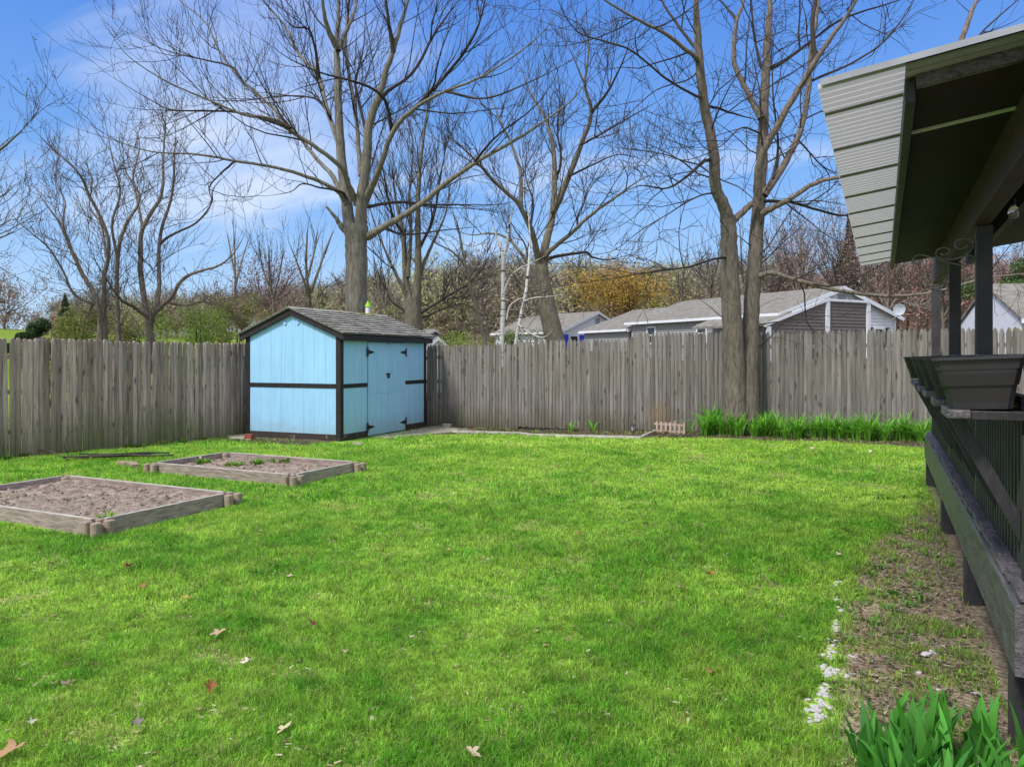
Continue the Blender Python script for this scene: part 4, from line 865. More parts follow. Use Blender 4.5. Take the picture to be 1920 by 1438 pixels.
# -- C: leaning tree behind the fence
KC = dict(dens=(1.9, 2.6, 3.0), len=(2.1, 1.1, .6), ang=.7, up=.5, max=3, rmin=.0068, wig=.14, t0=.12)
t = Tree(W(1046, 660, 25), 25); t.base[2] = .4; l = t.limb
l([(1052, 690), (1040, 636), (1029, 590), (1021, 551), (1016, 520), (1014, 496)], 40, 26, main=True, k=14)
l([(1012, 505), (1005, 464), (994, 427), (971, 381), (930, 344), (902, 312), (861, 271), (830, 250)], 16, 4, 0, -2, True, 8, KC)
l([(977, 390), (975, 321), (957, 266), (935, 220), (915, 160)], 9, 3, -.5, 1, True, 7, KC)
l([(994, 427), (1000, 380), (985, 330), (990, 280)], 5, 2, -.3, 1.6, False, 6, KC)
l([(1016, 500), (1023, 459), (1036, 404), (1040, 340), (1037, 275), (1021, 220), (994, 174), (975, 120)], 20, 4, 0, .6, True, 9, KC)
l([(1040, 345), (1052, 300), (1045, 240), (1050, 180), (1042, 110)], 6, 2, .2, 1.8, False, 6, KC)
l([(1037, 398), (1067, 331), (1090, 271), (1109, 211), (1097, 161), (1104, 92), (1100, 40)], 15, 4, 0, -1.5, True, 8, KC)
l([(1109, 211), (1141, 170), (1170, 110), (1185, 60)], 7, 2, -1, -2, False, 6, KC)
l([(1090, 271), (1130, 250), (1190, 215), (1235, 190)], 5, 2, -.8, -2.4, False, 6, KC)
l([(1097, 161), (1080, 120), (1062, 80)], 5, 2, -1.2, 0, False, 6, KC)
l([(1067, 331), (1110, 310), (1160, 290), (1210, 300)], 5, 2, -.6, 1.8, False, 6, KC)
l([(1024, 485), (1028, 473), (1067, 441), (1113, 399), (1159, 367), (1196, 340), (1240, 320)], 13, 3, 0, -2.2, True, 8, KC)
l([(1085, 428), (1083, 405), (1095, 380), (1092, 340)], 5, 2, -.8, 0, False, 6, KC)
l([(1022, 500), (1033, 484), (1095, 473), (1110, 482), (1141, 487), (1180, 478)], 9, 2.5, 0, 1.6, False, 7, KC)
l([(1012, 535), (1003, 514), (975, 473), (948, 445), (915, 438), (884, 441), (850, 430)], 9, 2.5, 0, 1.5, True, 7, KC)
l([(990, 492), (985, 460), (965, 430), (950, 400)], 5, 2, .5, 2.5, False, 6, KC)
t.build('leaning_tree', 'bare tree with a leaning mossy trunk and forked crown behind the back fence', 'tree', M['bark3'], M['twig'])
# -- birches and pale leaner
KD = dict(dens=(1.3, 2.0), len=(1.0, .5), ang=.8, up=.3, max=2, rmin=.0045, wig=.16, t0=.35)
t = Tree(W(941, 660, 21.5), 21.5); t.base[2] = .2; l = t.limb
l([(941, 690), (941, 643), (943, 551), (943, 487), (938, 462), (930, 441), (922, 405)], 12, 4, 0, .3, True, 9, KD)
l([(943, 505), (948, 470), (957, 413), (966, 380)], 7, 3, 0, -.4, True, 7, KD)
l([(944, 550), (957, 520), (975, 503), (994, 495), (1025, 478)], 4.5, 2, 0, -.8, True, 6, KD)
t.build('birch_tree', 'thicker of two white birches behind the fence with black bark marks', 'tree', M['birch'], M['twig2'], 'white birches behind the back fence')
t = Tree(W(966, 660, 20.6), 20.6); t.base[2] = .2; l = t.limb
l([(962, 690), (967, 643), (985, 551), (990, 510), (994, 459), (992, 420), (991, 380)], 9, 3, 0, .2, True, 8, KD)
l([(979, 580), (984, 566), (1000, 559), (1030, 556), (1060, 552)], 4, 1.8, 0, -1, True, 6, KD)
l([(973, 610), (1000, 628), (1020, 632), (1036, 620)], 3.5, 1.8, 0, -.7, True, 6, KD)
l([(950, 600), (955, 575), (971, 562), (985, 558)], 3, 2, 0, 0, True, 6, KD)
t.build('birch_tree', 'thinner leaning white birch just right of the thicker one', 'tree', M['birch'], M['twig2'], 'white birches behind the back fence')
t = Tree(W(905, 660, 23), 23); t.base[2] = .3; l = t.limb
l([(915, 690), (905, 620), (895, 583), (874, 505), (858, 422), (846, 395)], 11, 4, 0, .2, True, 8, dict(KC, t0=.5, dens=(1.2, 2, 2)))
l([(868, 492), (845, 470), (815, 455), (790, 430)], 4, 2, 0, -1, True, 6, dict(KC, t0=.3, dens=(1.2, 2, 2)))
t.build('snag_tree', 'thin pale leaning dead tree left of the birches', 'tree', M['bark3'], M['twig2'])
# -- D: multi trunk trees behind the left fence
KL = dict(thick=.0065, dens=(4.0, 3.8, 3.8), len=(1.15, .75, .42), ang=.75, up=.45, max=3, rmin=.0048, wig=.2, t0=.1)
t = Tree(W(200, 660, 17.5), 17.5); t.base[2] = 0; l = t.limb
l([(190, 700), (188, 635), (186, 580), (172, 543), (156, 517), (140, 483), (125, 448), (111, 418), (90, 388), (70, 359)], 13.6, 4, 0, -.8, True, 10, KL)
l([(125, 450), (118, 414), (122, 379), (105, 336), (110, 293)], 4.8, 2.2, -.4, .8, True, 7, KL)
l([(200, 690), (198, 635), (195, 532), (203, 448), (167, 365), (146, 323), (97, 278), (70, 250)], 12.2, 3, .5, -1, True, 9, KL)
l([(199, 483), (190, 422), (168, 388), (172, 336), (150, 285)], 5.4, 2.2, .2, 1.4, True, 7, KL)
l([(224, 690), (222, 635), (220, 487), (236, 424), (262, 371), (235, 319), (230, 268)], 11.6, 3, .5, 1.5, True, 9, KL)
l([(222, 491), (210, 422), (225, 362), (212, 302), (200, 242)], 6.1, 2.5, .8, .2, True, 7, KL)
l([(186, 575), (174, 569), (139, 553), (118, 508), (95, 470), (70, 446), (40, 422), (21, 401)], 6.1, 2.2, 0, -1.6, True, 8, KL)
l([(174, 571), (165, 590), (158, 600), (155, 625)], 4, 2.5, -.2, -.8, False, 6)
t.build('multi_stem_tree', 'bare many stemmed tree with bent trunks at the left behind the fence', 'tree', M['bark2'], M['twig2'])
t = Tree(W(285, 660, 18.5), 18.5); t.base[2] = 0; l = t.limb
l([(281, 700), (281, 635), (288, 590), (320, 559), (347, 520), (414, 496), (445, 465), (462, 431)], 16.3, 2, 0, -.8, True, 10, KL)
l([(283, 640), (275, 590), (264, 502), (268, 428), (302, 367), (306, 308), (308, 263), (312, 207)], 15.0, 3, 0, .8, True, 10, KL)
l([(268, 431), (258, 379), (250, 328), (262, 276), (250, 233)], 6.1, 2.5, .3, 1.8, True, 8, KL)
l([(292, 585), (299, 532), (299, 448), (323, 362), (327, 293), (330, 242)], 10.9, 3, 0, 1.4, True, 9, KL)
l([(300, 457), (323, 440), (368, 418), (396, 383), (400, 354), (425, 328)], 6, 2, .4, -.5, False, 6, KL)
l([(310, 566), (350, 572), (400, 560), (440, 570)], 7, 2, 0, -1.2, False, 6, KL)
l([(283, 600), (250, 575), (225, 560), (190, 508), (175, 483)], 9, 2.5, 0, -1, False, 6, KL)
t.build('multi_stem_tree', 'thick based bare spreading tree left of the shed behind the fence', 'tree', M['bark2'], M['twig2'])
# -- E: dense upright tree right of the shed
KE = dict(dens=(3.0, 3.0, 3.2), len=(1.9, 1.05, .6), ang=.5, up=.65, max=3, rmin=.0075, wig=.15, t0=.2)
t = Tree(W(776, 660, 27), 27); t.base[2] = .4; l = t.limb
l([(777, 690), (776, 597), (772, 560)], 34, 30, main=True, k=12)
l([(770, 575), (762, 528), (755, 436), (741, 367), (735, 300)], 20, 3, 0, .5, True, 9, KE)
l([(780, 570), (784, 505), (783, 413), (787, 321), (801, 206), (805, 150)], 20, 3, 0, -.3, True, 9, KE)
l([(778, 540), (800, 480), (819, 440), (838, 390), (845, 320)], 10, 2.5, 0, 1.2, True, 7, KE)
l([(765, 560), (740, 510), (727, 482), (700, 413), (690, 370)], 9, 2.5, 0, -1, True, 7, KE)
l([(765, 520), (770, 440), (768, 360), (775, 280), (765, 220)], 9, 2.5, 0, 1.4, True, 7, KE)
l([(755, 440), (735, 400), (722, 340), (715, 290)], 7, 2.5, .2, -1.4, False, 6, KE)
l([(784, 470), (812, 410), (826, 330), (838, 270)], 7, 2.5, 0, -1.4, False, 6, KE)
l([(768, 590), (730, 560), (712, 520), (700, 480)], 6, 2, 0, .6, False, 6, KE)
l([(784, 590), (840, 555), (880, 530), (905, 500)], 6, 2, 0, -1.8, False, 6, KE)
l([(782, 600), (830, 580), (870, 570), (900, 590)], 5, 2, 0, .8, False, 6, KE)
t.build('upright_tree', 'bare dense upright tree right of the shed roof with many twigs', 'tree', M['bark3'], M['twig'])
# -- smaller bare trees on the skyline
KS = dict(dens=(1.7, 2.2), len=(1.9, .9), ang=.5, up=.7, max=2, rmin=.008, wig=.12, t0=.15)
def small(label, d, limbs, K=KS, mt='bark3', mtw='twig', name='bare_tree', group=None, buds=None):
    b = W(limbs[0][0][0][0], 660, d); t = Tree(b, d); t.base[2] = float(hgt(b.x, b.y))
    for i, (pp, w0, w1) in enumerate(limbs): t.limb(pp, w0, w1, 0, random.uniform(-1.5, 1.5) if i else 0, True, 6, K)
    return t.build(name, label, 'tree', M[mt], M[mtw], group, buds)
small('small bare vase shaped tree on the skyline just left of the great maple', 42, [([(584, 670), (582, 600), (580, 560), (574, 500), (576, 440), (578, 420)], 12, 3), ([(581, 560), (560, 500), (540, 450)], 6, 2), ([(582, 550), (600, 500), (618, 450), (628, 430)], 7, 2), ([(577, 520), (590, 470), (596, 430)], 5, 2), ([(583, 580), (610, 540), (640, 520)], 4, 2)])
small('slim bare upright tree on the skyline above the peak of the shed', 40, [([(517, 670), (514, 590), (506, 520), (502, 450)], 8, 2.5), ([(512, 560), (525, 510), (530, 470)], 4, 2), ([(510, 550), (492, 500), (486, 450)], 4, 2)])
small('bare thin tree between the shed peak and the left trees', 44, [([(445, 670), (442, 580), (440, 480), (437, 410)], 7, 2.5), ([(441, 540), (456, 480), (470, 440)], 4, 2), ([(441, 520), (430, 460), (424, 430)], 4, 2)], mtw='twig2')
small('pair of leaning bare stems right of the bird feeder', 24, [([(735, 690), (728, 600), (712, 545), (700, 480)], 8, 3), ([(722, 580), (728, 520), (740, 470)], 5, 2)])
small('bare tree on the skyline left of the twin trunk tree', 75, [([(1275, 650), (1277, 560), (1283, 500), (1290, 470)], 7, 2.5), ([(1278, 540), (1262, 500), (1255, 475)], 4, 2), ([(1280, 530), (1300, 500), (1310, 480)], 4, 2)], dict(KS, rmin=.016, len=(3, 1.5), dens=(1.5, 1.8)))
small('bare tree on the skyline just left of the twin trunks', 80, [([(1330, 650), (1332, 560), (1328, 500), (1325, 480)], 6, 2.5), ([(1331, 540), (1345, 500), (1350, 480)], 4, 2), ([(1331, 550), (1312, 510), (1305, 485)], 4, 2)], dict(KS, rmin=.016, len=(3, 1.5), dens=(1.5, 1.8)))
small('bare grey tree seen between and behind the twin trunks', 70, [([(1395, 650), (1394, 560), (1390, 480), (1388, 440)], 6, 2.5), ([(1393, 540), (1408, 500), (1455, 470)], 4, 2)], dict(KS, rmin=.016, len=(3, 1.5), dens=(1.5, 1.8)))
# edge tree, outside the left of the picture, branches reach in
K0 = dict(dens=(2.0, 3, 4), len=(1.7, .8, .45), ang=.7, up=.4, max=3, rmin=.004, wig=.16, t0=.1)
t = Tree(W(-190, 700, 17), 17); t.base[2] = 0; l = t.limb
l([(-190, 720), (-180, 560), (-150, 420), (-120, 300), (-100, 180)], 40, 14, 0, .5, True, 10, K0)
l([(-150, 420), (-80, 360), (-20, 300), (25, 260), (45, 240)], 12, 3, 0, -1, True, 7, K0)
l([(-160, 470), (-80, 440), (-20, 450), (15, 440), (48, 425)], 10, 2, 0, -1.3, True, 7, K0)
l([(-150, 380), (-70, 400), (0, 370), (30, 345)], 9, 2, 0, 1, True, 7, K0)
t.build('budding_tree', 'bare budding tree whose twigs reach in from beyond the left edge', 'tree', M['bark2'], M['twig2'], None, (1500, .035, [(.22, .09, .07), (.2, .13, .09)], .04))
# branches over the roof at the top right, from a tree beyond the deck roof
t = Tree(W(1790, 300, 16), 16); t.base[2] = .0; l = t.limb
l([(1790, 700), (1790, 560), (1788, 300), (1795, 120), (1815, 40), (1835, -10), (1850, -80)], 24, 6, 0, 0, True, 8, dict(KB, t0=.75))
l([(1793, 150), (1830, 75), (1880, 25), (1935, -20)], 5, 3, 0, -.4, False, 6, dict(KB, t0=.3, dens=(1, 1.5, 2)))
l([(1793, 140), (1800, 80), (1812, 40)], 5, 2, 0, .6, False, 6)
t.build('bare_tree', 'bare tree behind the deck roof whose branches show above it', 'tree', M['bark2'], M['twig'])
# -- budding red trees right
KR = dict(dens=(1.4, 1.9, 2.2), len=(2.6, 1.4, .8), ang=.55, up=.6, max=3, rmin=.011, wig=.14, t0=.1)
RED = [(.46, .27, .22), (.56, .30, .24), (.42, .32, .27), (.44, .37, .31)]
def redtree(label, px, top, d, w_, nb, seed, cols=RED, K=KR, mtw='twig2', bs=.11, name='budding_tree', group='reddish budding trees behind the houses', sp=.35):
    b = W(px, 660, d); t = Tree(b, d); t.base[2] = float(hgt(b.x, b.y)); rr = random.Random(seed)
    l = t.limb; l([(px, 665), (px+rr.uniform(-4, 4), 600), (px+rr.uniform(-6, 6), (top+620)/2), (px+rr.uniform(-10, 10), top+10)], 8, 2.5, 0, 0, True, 6, K)
    for i in range(7):
        s_ = (i-3)/3; y0 = rr.uniform(560, 610)
        l([(px, y0), (px+s_*w_*.25, (y0+top)/2+rr.uniform(-5, 15)), (px+s_*w_*.5, top+abs(s_)*30+rr.uniform(0, 25))], 5, 2, 0, rr.uniform(-3, 3), True, 5, K)
    return t.build(name, label, 'tree', M['bark2'], M[mtw], group, (nb, bs, cols, sp))
redtree('tall bare tree with reddish buds rising behind the right house roof', 1500, 425, 52, 110, 3200, 1)
redtree('widest red budded tree behind the gable of the right house', 1575, 430, 56, 130, 3200, 2)
redtree('reddish tree behind the satellite dish', 1665, 480, 50, 120, 3200, 3)
redtree('reddish brown tree seen between the deck posts', 1770, 470, 48, 130, 3600, 4, cols=[(.36, .15, .11), (.3, .2, .15), (.25, .13, .1)])
redtree('pinkish tree at the right edge behind the posts', 1880, 500, 55, 120, 4000, 5)
redtree('grey bare tree between the twin trunks and the red trees', 1450, 470, 60, 70, 900, 6, cols=[(.25, .2, .17)], group=None)
redtree('pinkish budding tree behind the peak of the shed', 500, 560, 46, 80, 6000, 7, cols=[(.34, .20, .19), (.3, .2, .17)], group=None)
redtree('yellow orange leafed tree glowing behind the far white house', 1170, 520, 85, 140, 9500, 8, cols=[(.50, .30, .06), (.55, .36, .08), (.38, .24, .06), (.45, .38, .09)], bs=.24, name='yellow_tree', group=None, sp=1.0)
redtree('pinkish brown tree at the left edge beyond the lawn', 8, 570, 50, 90, 7000, 9, cols=[(.3, .2, .14), (.28, .18, .12)], group=None)
# -- leafy bushes, conifers
def bush(name, label, px, py0, py1, wpx, d, n_, size, cols, seed, cat='bush', group=None, stems=14, cone=False, lumps=9):
    rr = np.random.default_rng(seed); b = W(px, 660, d); bz = float(hgt(b.x, b.y)); top = EYE+(HOR-py0)/FPX*d; w_ = wpx/FPX*d/2
    root = thing(name, label, cat, (b.x, b.y, bz), 0, group); h_ = top-bz
    if cone:
        u = rr.random(n_)**.7; a = rr.random(n_)*6.283; rad = w_*(1-u)*(.35+.65*rr.random(n_)**.5)*(1+.3*np.sin(a*3+u*25)); P = np.stack([rad*np.cos(a), rad*np.sin(a), h_*(.05+.95*u)-rad*.15], 1)
    else:
        c = np.stack([rr.normal(0, w_*.48, lumps), rr.normal(0, w_*.45, lumps), h_*rr.uniform(.3, .85, lumps)], 1); rl = rr.uniform(.25, .5, lumps)*min(w_, h_)*1.1
        k = rr.integers(0, lumps, n_); v = rr.normal(0, 1, (n_, 3)); v /= np.linalg.norm(v, axis=1)[:, None]; P = c[k]+v*(rl[k]*rr.random(n_)**.4)[:, None]*np.array([1, 1, .9]); P[:, 2] = np.clip(P[:, 2], .05, h_*1.02)
    st = MB()
    for i in range(stems):
        q = P[rr.integers(0, n_)]; m_ = q*.5+rr.normal(0, .1, 3); st.tube([(0+rr.normal(0, .08), rr.normal(0, .08), 0), tuple(m_), tuple(q)], [.028, .016, .007], 4)
    st.build('stems', M['twig'], root); leafcloud('foliage', P, size, cols, root); return root
OL = [(.30, .34, .07), (.22, .27, .06), (.36, .36, .12), (.18, .19, .07)]; GR = [(.26, .38, .06), (.20, .30, .05), (.32, .40, .10)]
BR = [(.22, .16, .11), (.26, .20, .13), (.2, .18, .09)]
bush('leafy_bush', 'pale yellow green bush left of the many stemmed tree', 140, 560, 0, 150, 19.5, 12000, .055, OL, 1, lumps=14)
bush('leafy_bush', 'bright green bush between the thick based tree and the shed', 365, 548, 0, 140, 20.5, 10000, .05, GR, 2, lumps=14)
bush('leafy_bush', 'olive brown twiggy bush at the left corner of the shed roof', 430, 520, 0, 100, 23, 9000, .05, OL+BR, 3, lumps=16)
bush('leafy_bush', 'brownish undergrowth bush between the left tree trunks', 240, 565, 0, 120, 21, 7000, .05, BR+OL, 4, lumps=14)
bush('leafy_bush', 'low pinkish bush beyond the small dark conifer', 90, 606, 0, 60, 32, 4000, .07, [(.34, .22, .15), (.3, .24, .12)], 5)
bush('conifer', 'small dark green conifer above the left fence', 52, 583, 0, 56, 28, 7000, .09, [(.035, .075, .03), (.05, .10, .035), (.06, .10, .04)], 6, 'tree', lumps=9, stems=6)
bush('leafy_bush', 'dark evergreen shrub with white blossom just over the left fence', 68, 618, 0, 70, 17, 3500, .05, [(.03, .06, .025), (.05, .09, .03), (.03, .05, .02), (.5, .52, .45)], 7)
bush('leafy_bush', 'light green budding shrub left of the birches', 895, 585, 0, 100, 26, 5000, .075, GR+[(.4, .46, .14)], 8, lumps=12)
bush('leafy_bush', 'low green shrub at the foot of the birches', 955, 615, 0, 110, 27, 3500, .07, [(.2, .26, .06), (.15, .2, .05)], 9)
bush('leafy_bush', 'yellow green shrub behind the upright tree right of the shed', 735, 560, 0, 90, 34, 6500, .085, [(.38, .38, .17), (.3, .34, .12), (.26, .24, .14)], 10, lumps=12)
bush('leafy_bush', 'brown twiggy thicket right of the upright tree', 830, 565, 0, 90, 33, 8000, .075, BR+[(.3, .22, .17)], 11, lumps=12)
bush('pine_tree', 'dark pine peeking over the right house beside the roof edge', 1592, 400, 0, 62, 62, 5000, .28, [(.035, .06, .03), (.05, .08, .035)], 12, 'tree', cone=True, stems=3)
bush('pine_tree', 'green conifer at the right edge behind the deck posts', 1895, 470, 0, 90, 45, 8000, .16, [(.10, .17, .045), (.06, .11, .035), (.15, .22, .06)], 13, 'tree', lumps=12)
bush('pine_tree', 'dark pine on the skyline behind the left many stemmed tree', 122, 552, 0, 40, 45, 4500, .12, [(.04, .07, .045), (.10, .13, .07)], 14, 'tree', cone=True, stems=5)
bush('leafy_bush', 'pinkish flowering bush beside the skyline pine at the left', 103, 585, 0, 40, 40, 2500, .09, [(.5, .32, .32), (.4, .25, .24)], 15)
bush('leafy_bush', 'bright green foliage in front of the right edge house', 1908, 600, 0, 26, 26, 700, .08, [(.35, .5, .03)], 16)
# -- far woods: one mass
tv, tf, tk = [], [], []
def sliver(V, p, q, w_):
    d = q-p; s_ = np.cross(d, RG.normal(0, 1, 3)); s_ /= np.linalg.norm(s_)+1e-9; V += [p-s_*w_, p+s_*w_, q+s_*w_*.4, q-s_*w_*.4]
tmpl = []
for k in range(6):
    V = []; z = np.array([0, 0, 0.]); sliver(V, z, np.array([.1, 0, .9]), .016)
    for i in range(26):
        h0 = RG.uniform(.15, .75); a = RG.uniform(0, 6.28); ln = RG.uniform(.2, .42)*(1.15-h0*.6); p = np.array([.1*h0, 0, h0]); q = p+np.array([math.cos(a)*ln*.6, math.sin(a)*ln*.6, ln*.75]); sliver(V, p, q, .006)
        for j in range(14):
            f = RG.uniform(.2, 1); p2 = p+(q-p)*f; a2 = RG.uniform(0, 6.28); l2 = RG.uniform(.05, .15); sliver(V, p2, p2+np.array([math.cos(a2)*l2*.6, math.sin(a2)*l2*.6, l2*RG.uniform(.3, 1)]), .0035)
    nb = len(V)//4; n_ = 620
    u = RG.normal(0, 1, (n_, 3)); u /= np.linalg.norm(u, axis=1)[:, None]; Pl = np.array([.05, 0, .52])+u*(RG.random((n_, 1))**.5)*np.array([.40, .40, .50])
    for p_ in Pl: sliver(V, p_, p_+RG.normal(0, .020, 3), .0065)
    tmpl.append((np.array(V), nb))
Vw, Cw = [], []
def wood(px, d, h_, colr, leaf):
    b = W(px, 660, d); z = float(hgt(b.x, b.y)); V, nb = tmpl[RG.integers(0, 6)]; a = RG.uniform(0, 6.28); c, s_ = math.cos(a), math.sin(a)
    keep = len(V) if leaf > .5 else nb*4+int((len(V)-nb*4)*leaf)//4*4
    X = V[:keep]*h_; X = np.stack([X[:, 0]*c-X[:, 1]*s_, X[:, 0]*s_+X[:, 1]*c, X[:, 2]], 1)*np.array([1.1, 1.1, 1])+np.array([b.x, b.y, z-.3])
    cc = np.empty((keep, 3)); cc[:nb*4] = np.array([.22, .19, .16])*RG.uniform(.7, 1.3); cc[nb*4:] = np.array(colr)*np.repeat(RG.uniform(.75, 1.2, ((keep-nb*4)//4, 1)), 4, 0); Vw.append(X); Cw.append(cc)
pal = [(.40, .33, .22), (.43, .36, .24), (.44, .46, .20), (.36, .30, .23), (.50, .56, .22), (.41, .33, .26), (.45, .37, .24)]
for i in range(560):
    px = RG.uniform(640, 1480); d = RG.uniform(100 if i % 2 else 70, 200)
    if 1075 < px < 1260 and d < 105: d = RG.uniform(110, 190)
    q = vnoise(px/60., d/30., 1, 5, 1); wood(px, d, (RG.uniform(7, 11)*(.75+.42*(d/150)))*(.78 if px < 800 else 1), pal[int(min(6, q*9))] if q*9 < 7 else pal[i % 7], .72)
for i in range(130): wood(RG.uniform(1440, 2050), RG.uniform(60, 130), RG.uniform(6, 9), [(.44, .29, .23), (.38, .30, .24), (.48, .28, .22)][i % 3], .6)
for i in range(200):
    px = RG.uniform(60, 680); wood(px, RG.uniform(90, 150), RG.uniform(5, 8) if px > 110 else RG.uniform(2.5, 5), pal[i % 7], .9)
Vw = np.concatenate(Vw); tag(np_mesh('woodland', Vw, np.arange(len(Vw)).reshape(-1, 4), M['leaf'], col=np.concatenate(Cw)), 'brown and olive wooded hillside beyond the houses', 'woodland', kind='stuff')

# ------------------------------------------------------------------ houses
def cw(r, d, z=0): return Vector((-d*S_+r*C_, d*C_+r*S_, z))
class House:
    def __init__(s, name, label, r0, d0, lr, ld, cat='house', group=None):   # ridge near end (r0,d0), ridge direction (lr,ld) in sight axes
        n_ = math.hypot(lr, ld); s.l = cw(lr/n_, ld/n_); s.g = cw(ld/n_, -lr/n_); s.o = cw(r0, d0); s.root = thing(name, label, cat, (0, 0, 0), 0, group)
        s.z0 = float(hgt(s.o.x, s.o.y))-.6; s.root.location = (s.o.x, s.o.y, s.z0)
    def P(s, a, t, z): q = s.g*a+s.l*t; return Vector((q.x, q.y, z-s.z0))   # a = across, t = along, z absolute
    def hexa(s, mb, a0, a1, t0, t1, z0, z1, rnd=.5): mb.prism([s.P(a0, t0, z0), s.P(a1, t0, z0), s.P(a1, t1, z0), s.P(a0, t1, z0)], (0, 0, z1-z0), rnd)
    def lap(s, mb, f, z0, z1, t, course=.17, out=-.032, eps=0):     # clapboards on the plane t, f(z) -> (a_left, a_right)
        z = z0
        while z < z1-.01:
            zt = min(z+course, z1); a0, a1 = f(z); b0, b1 = f(zt)
            if b1-b0 > .02: mb.add([s.P(a0, t+out+eps, z), s.P(a1, t+out+eps, z), s.P(b1, t+eps, zt), s.P(b0, t+eps, zt), s.P(a0, t+eps, z), s.P(a1, t+eps, z)], [(0, 1, 2, 3), (4, 5, 1, 0)], .5)
            z = zt
    def lapside(s, mb, a, t0, t1, z0, z1, sgn, course=.14):
        z = z0
        while z < z1-.01:
            zt = min(z+course, z1); o = sgn*.03; mb.add([s.P(a+o, t0, z), s.P(a+o, t1, z), s.P(a, t1, zt), s.P(a, t0, zt), s.P(a, t0, z), s.P(a, t1, z)], [(0, 1, 2, 3), (4, 5, 1, 0)], .5); z = zt
    def roof(s, m, half_l, half_r, zr, zel, zer, t0, t1, oh=.3, th=.12, trim=None):
        for sg, hf, ze in ((-1, half_l, zel), (1, half_r, zer)):
            e = hf+oh; sl = (zr-ze)/hf; zz_ = zr-sl*e; mb = MB()
            mb.prism([s.P(0, t0-oh, zr+.02), s.P(sg*e, t0-oh, zz_+.02), s.P(sg*e, t0-oh, zz_+th), s.P(0, t0-oh, zr+th)], s.l*(t1-t0+2*oh), .5)
            rf_ = mb.build('roof', m, s.root)
            if trim:
                mb = MB(); mb.prism([s.P(sg*.0, t0-oh-.03, zr-.12), s.P(sg*e, t0-oh-.03, zz_-.12), s.P(sg*e, t0-oh-.03, zz_+th-.02), s.P(0, t0-oh-.03, zr+th-.02)], s.l*.028, .5); mb.build('rake_board', trim, s.root)
                mb = MB(); s.hexa(mb, min(sg*e, sg*(e+.1)), max(sg*e, sg*(e+.1)), t0-oh, t1+oh, zz_-.06, zz_+th-.03); mb.build('gutter', trim, s.root)
# right big house
H = House('ranch_house', 'long low house with grey roof, taupe gable addition and white gable at right', 17.2, 40, -.466, .884)
zr, ze, hw = 5.12, 3.70, 4.43; sl = (zr-ze)/hw; Z0 = .2
mb = MB(); mb.prism([H.P(-hw, .02, Z0), H.P(hw, .02, Z0), H.P(hw, .02, ze), H.P(0, .02, zr-.03), H.P(-hw, .02, ze)], H.l*12.1, .5); mb.build('wall_core', M['greysiding'], H.root)
mb = MB(); H.lap(mb, lambda z: (-hw if z < ze else -(zr-z)/sl, hw if z < ze else (zr-z)/sl), 1.9, zr-.05, .0); mb.build('gable_siding', M['white'], H.root)
mb = MB(); H.lapside(mb, -hw, .0, 12.1, 1.5, ze-.02, -1); mb.build('side_siding', M['greysiding'], H.root)
H.roof(M['roofgrey'], hw, hw, zr, ze, ze, 0, 12.1, .3, .12, M['white'])
mb = MB(); top = lambda a: min(4.42, 4.42+(a+1.6)*.36)
mb.prism([H.P(-5.75, -.5, Z0), H.P(1.5, -.5, Z0), H.P(1.5, -.5, 4.36), H.P(-1.6, -.5, 4.36), H.P(-5.75, -.5, 3.05)], H.l*.47, .5); mb.build('addition_core', M['taupe'], H.root)
mb = MB(); H.lap(mb, lambda z: ((-5.75 if z < 3.05 else -1.6-(4.36-z)/.3157), 1.5), 1.9, 4.34, -.5); mb.build('addition_siding', M['taupe'], H.root)
mb = MB(); mb.prism([H.P(-6.0, -.62, 2.98), H.P(-1.5, -.62, 4.40), H.P(-1.5, -.62, 4.56), H.P(-6.0, -.62, 3.14)], H.l*.09, .5); H.hexa(mb, -1.5, 1.7, -.62, -.53, 4.36, 4.48); mb.build('rake_trim', M['white'], H.root)
mb = MB(); mb.prism([H.P(-6.0, -.6, 3.02), H.P(-4.2, -.6, 3.66), H.P(-4.2, -.6, 3.78), H.P(-6.0, -.6, 3.14)], H.l*5.2, .5); mb.build('lean_to_roof', M['roofgrey'], H.root)
for a in (-5.72, -1.6, 1.5):
    mb = MB(); H.hexa(mb, a-.13, a+.13, -.60, -.515, Z0, 4.42 if a > -5 else 3.02); mb.build('corner_board', M['white'], H.root)
mb = MB(); H.hexa(mb, 1.72-1.9, 1.72-1.3, -.05, -.022, 4.55, 4.82); mb.build('gable_vent', M['vent'], H.root)
mb = MB(); H.hexa(mb, hw-.12, hw+.03, -.05, -.022, 1.8, ze-.05); mb.build('corner_board', M['white'], H.root)
def win(H, a0, a1, z0, z1, t, dark='glass'):
    mb = MB(); H.hexa(mb, a0-.1, a1+.1, t-.06, t-.022, z0-.1, z0); H.hexa(mb, a0-.1, a1+.1, t-.06, t-.022, z1, z1+.1); H.hexa(mb, a0-.1, a0, t-.06, t-.022, z0, z1); H.hexa(mb, a1, a1+.1, t-.06, t-.022, z0, z1)
    H.hexa(mb, a0, a1, t-.05, t-.03, (z0+z1)/2-.03, (z0+z1)/2+.03); f = mb.build('window', M['white'], H.root); mb = MB(); H.hexa(mb, a0, a1, t-.034, t-.022, z0, z1); mb.build('pane', M[dark], f)
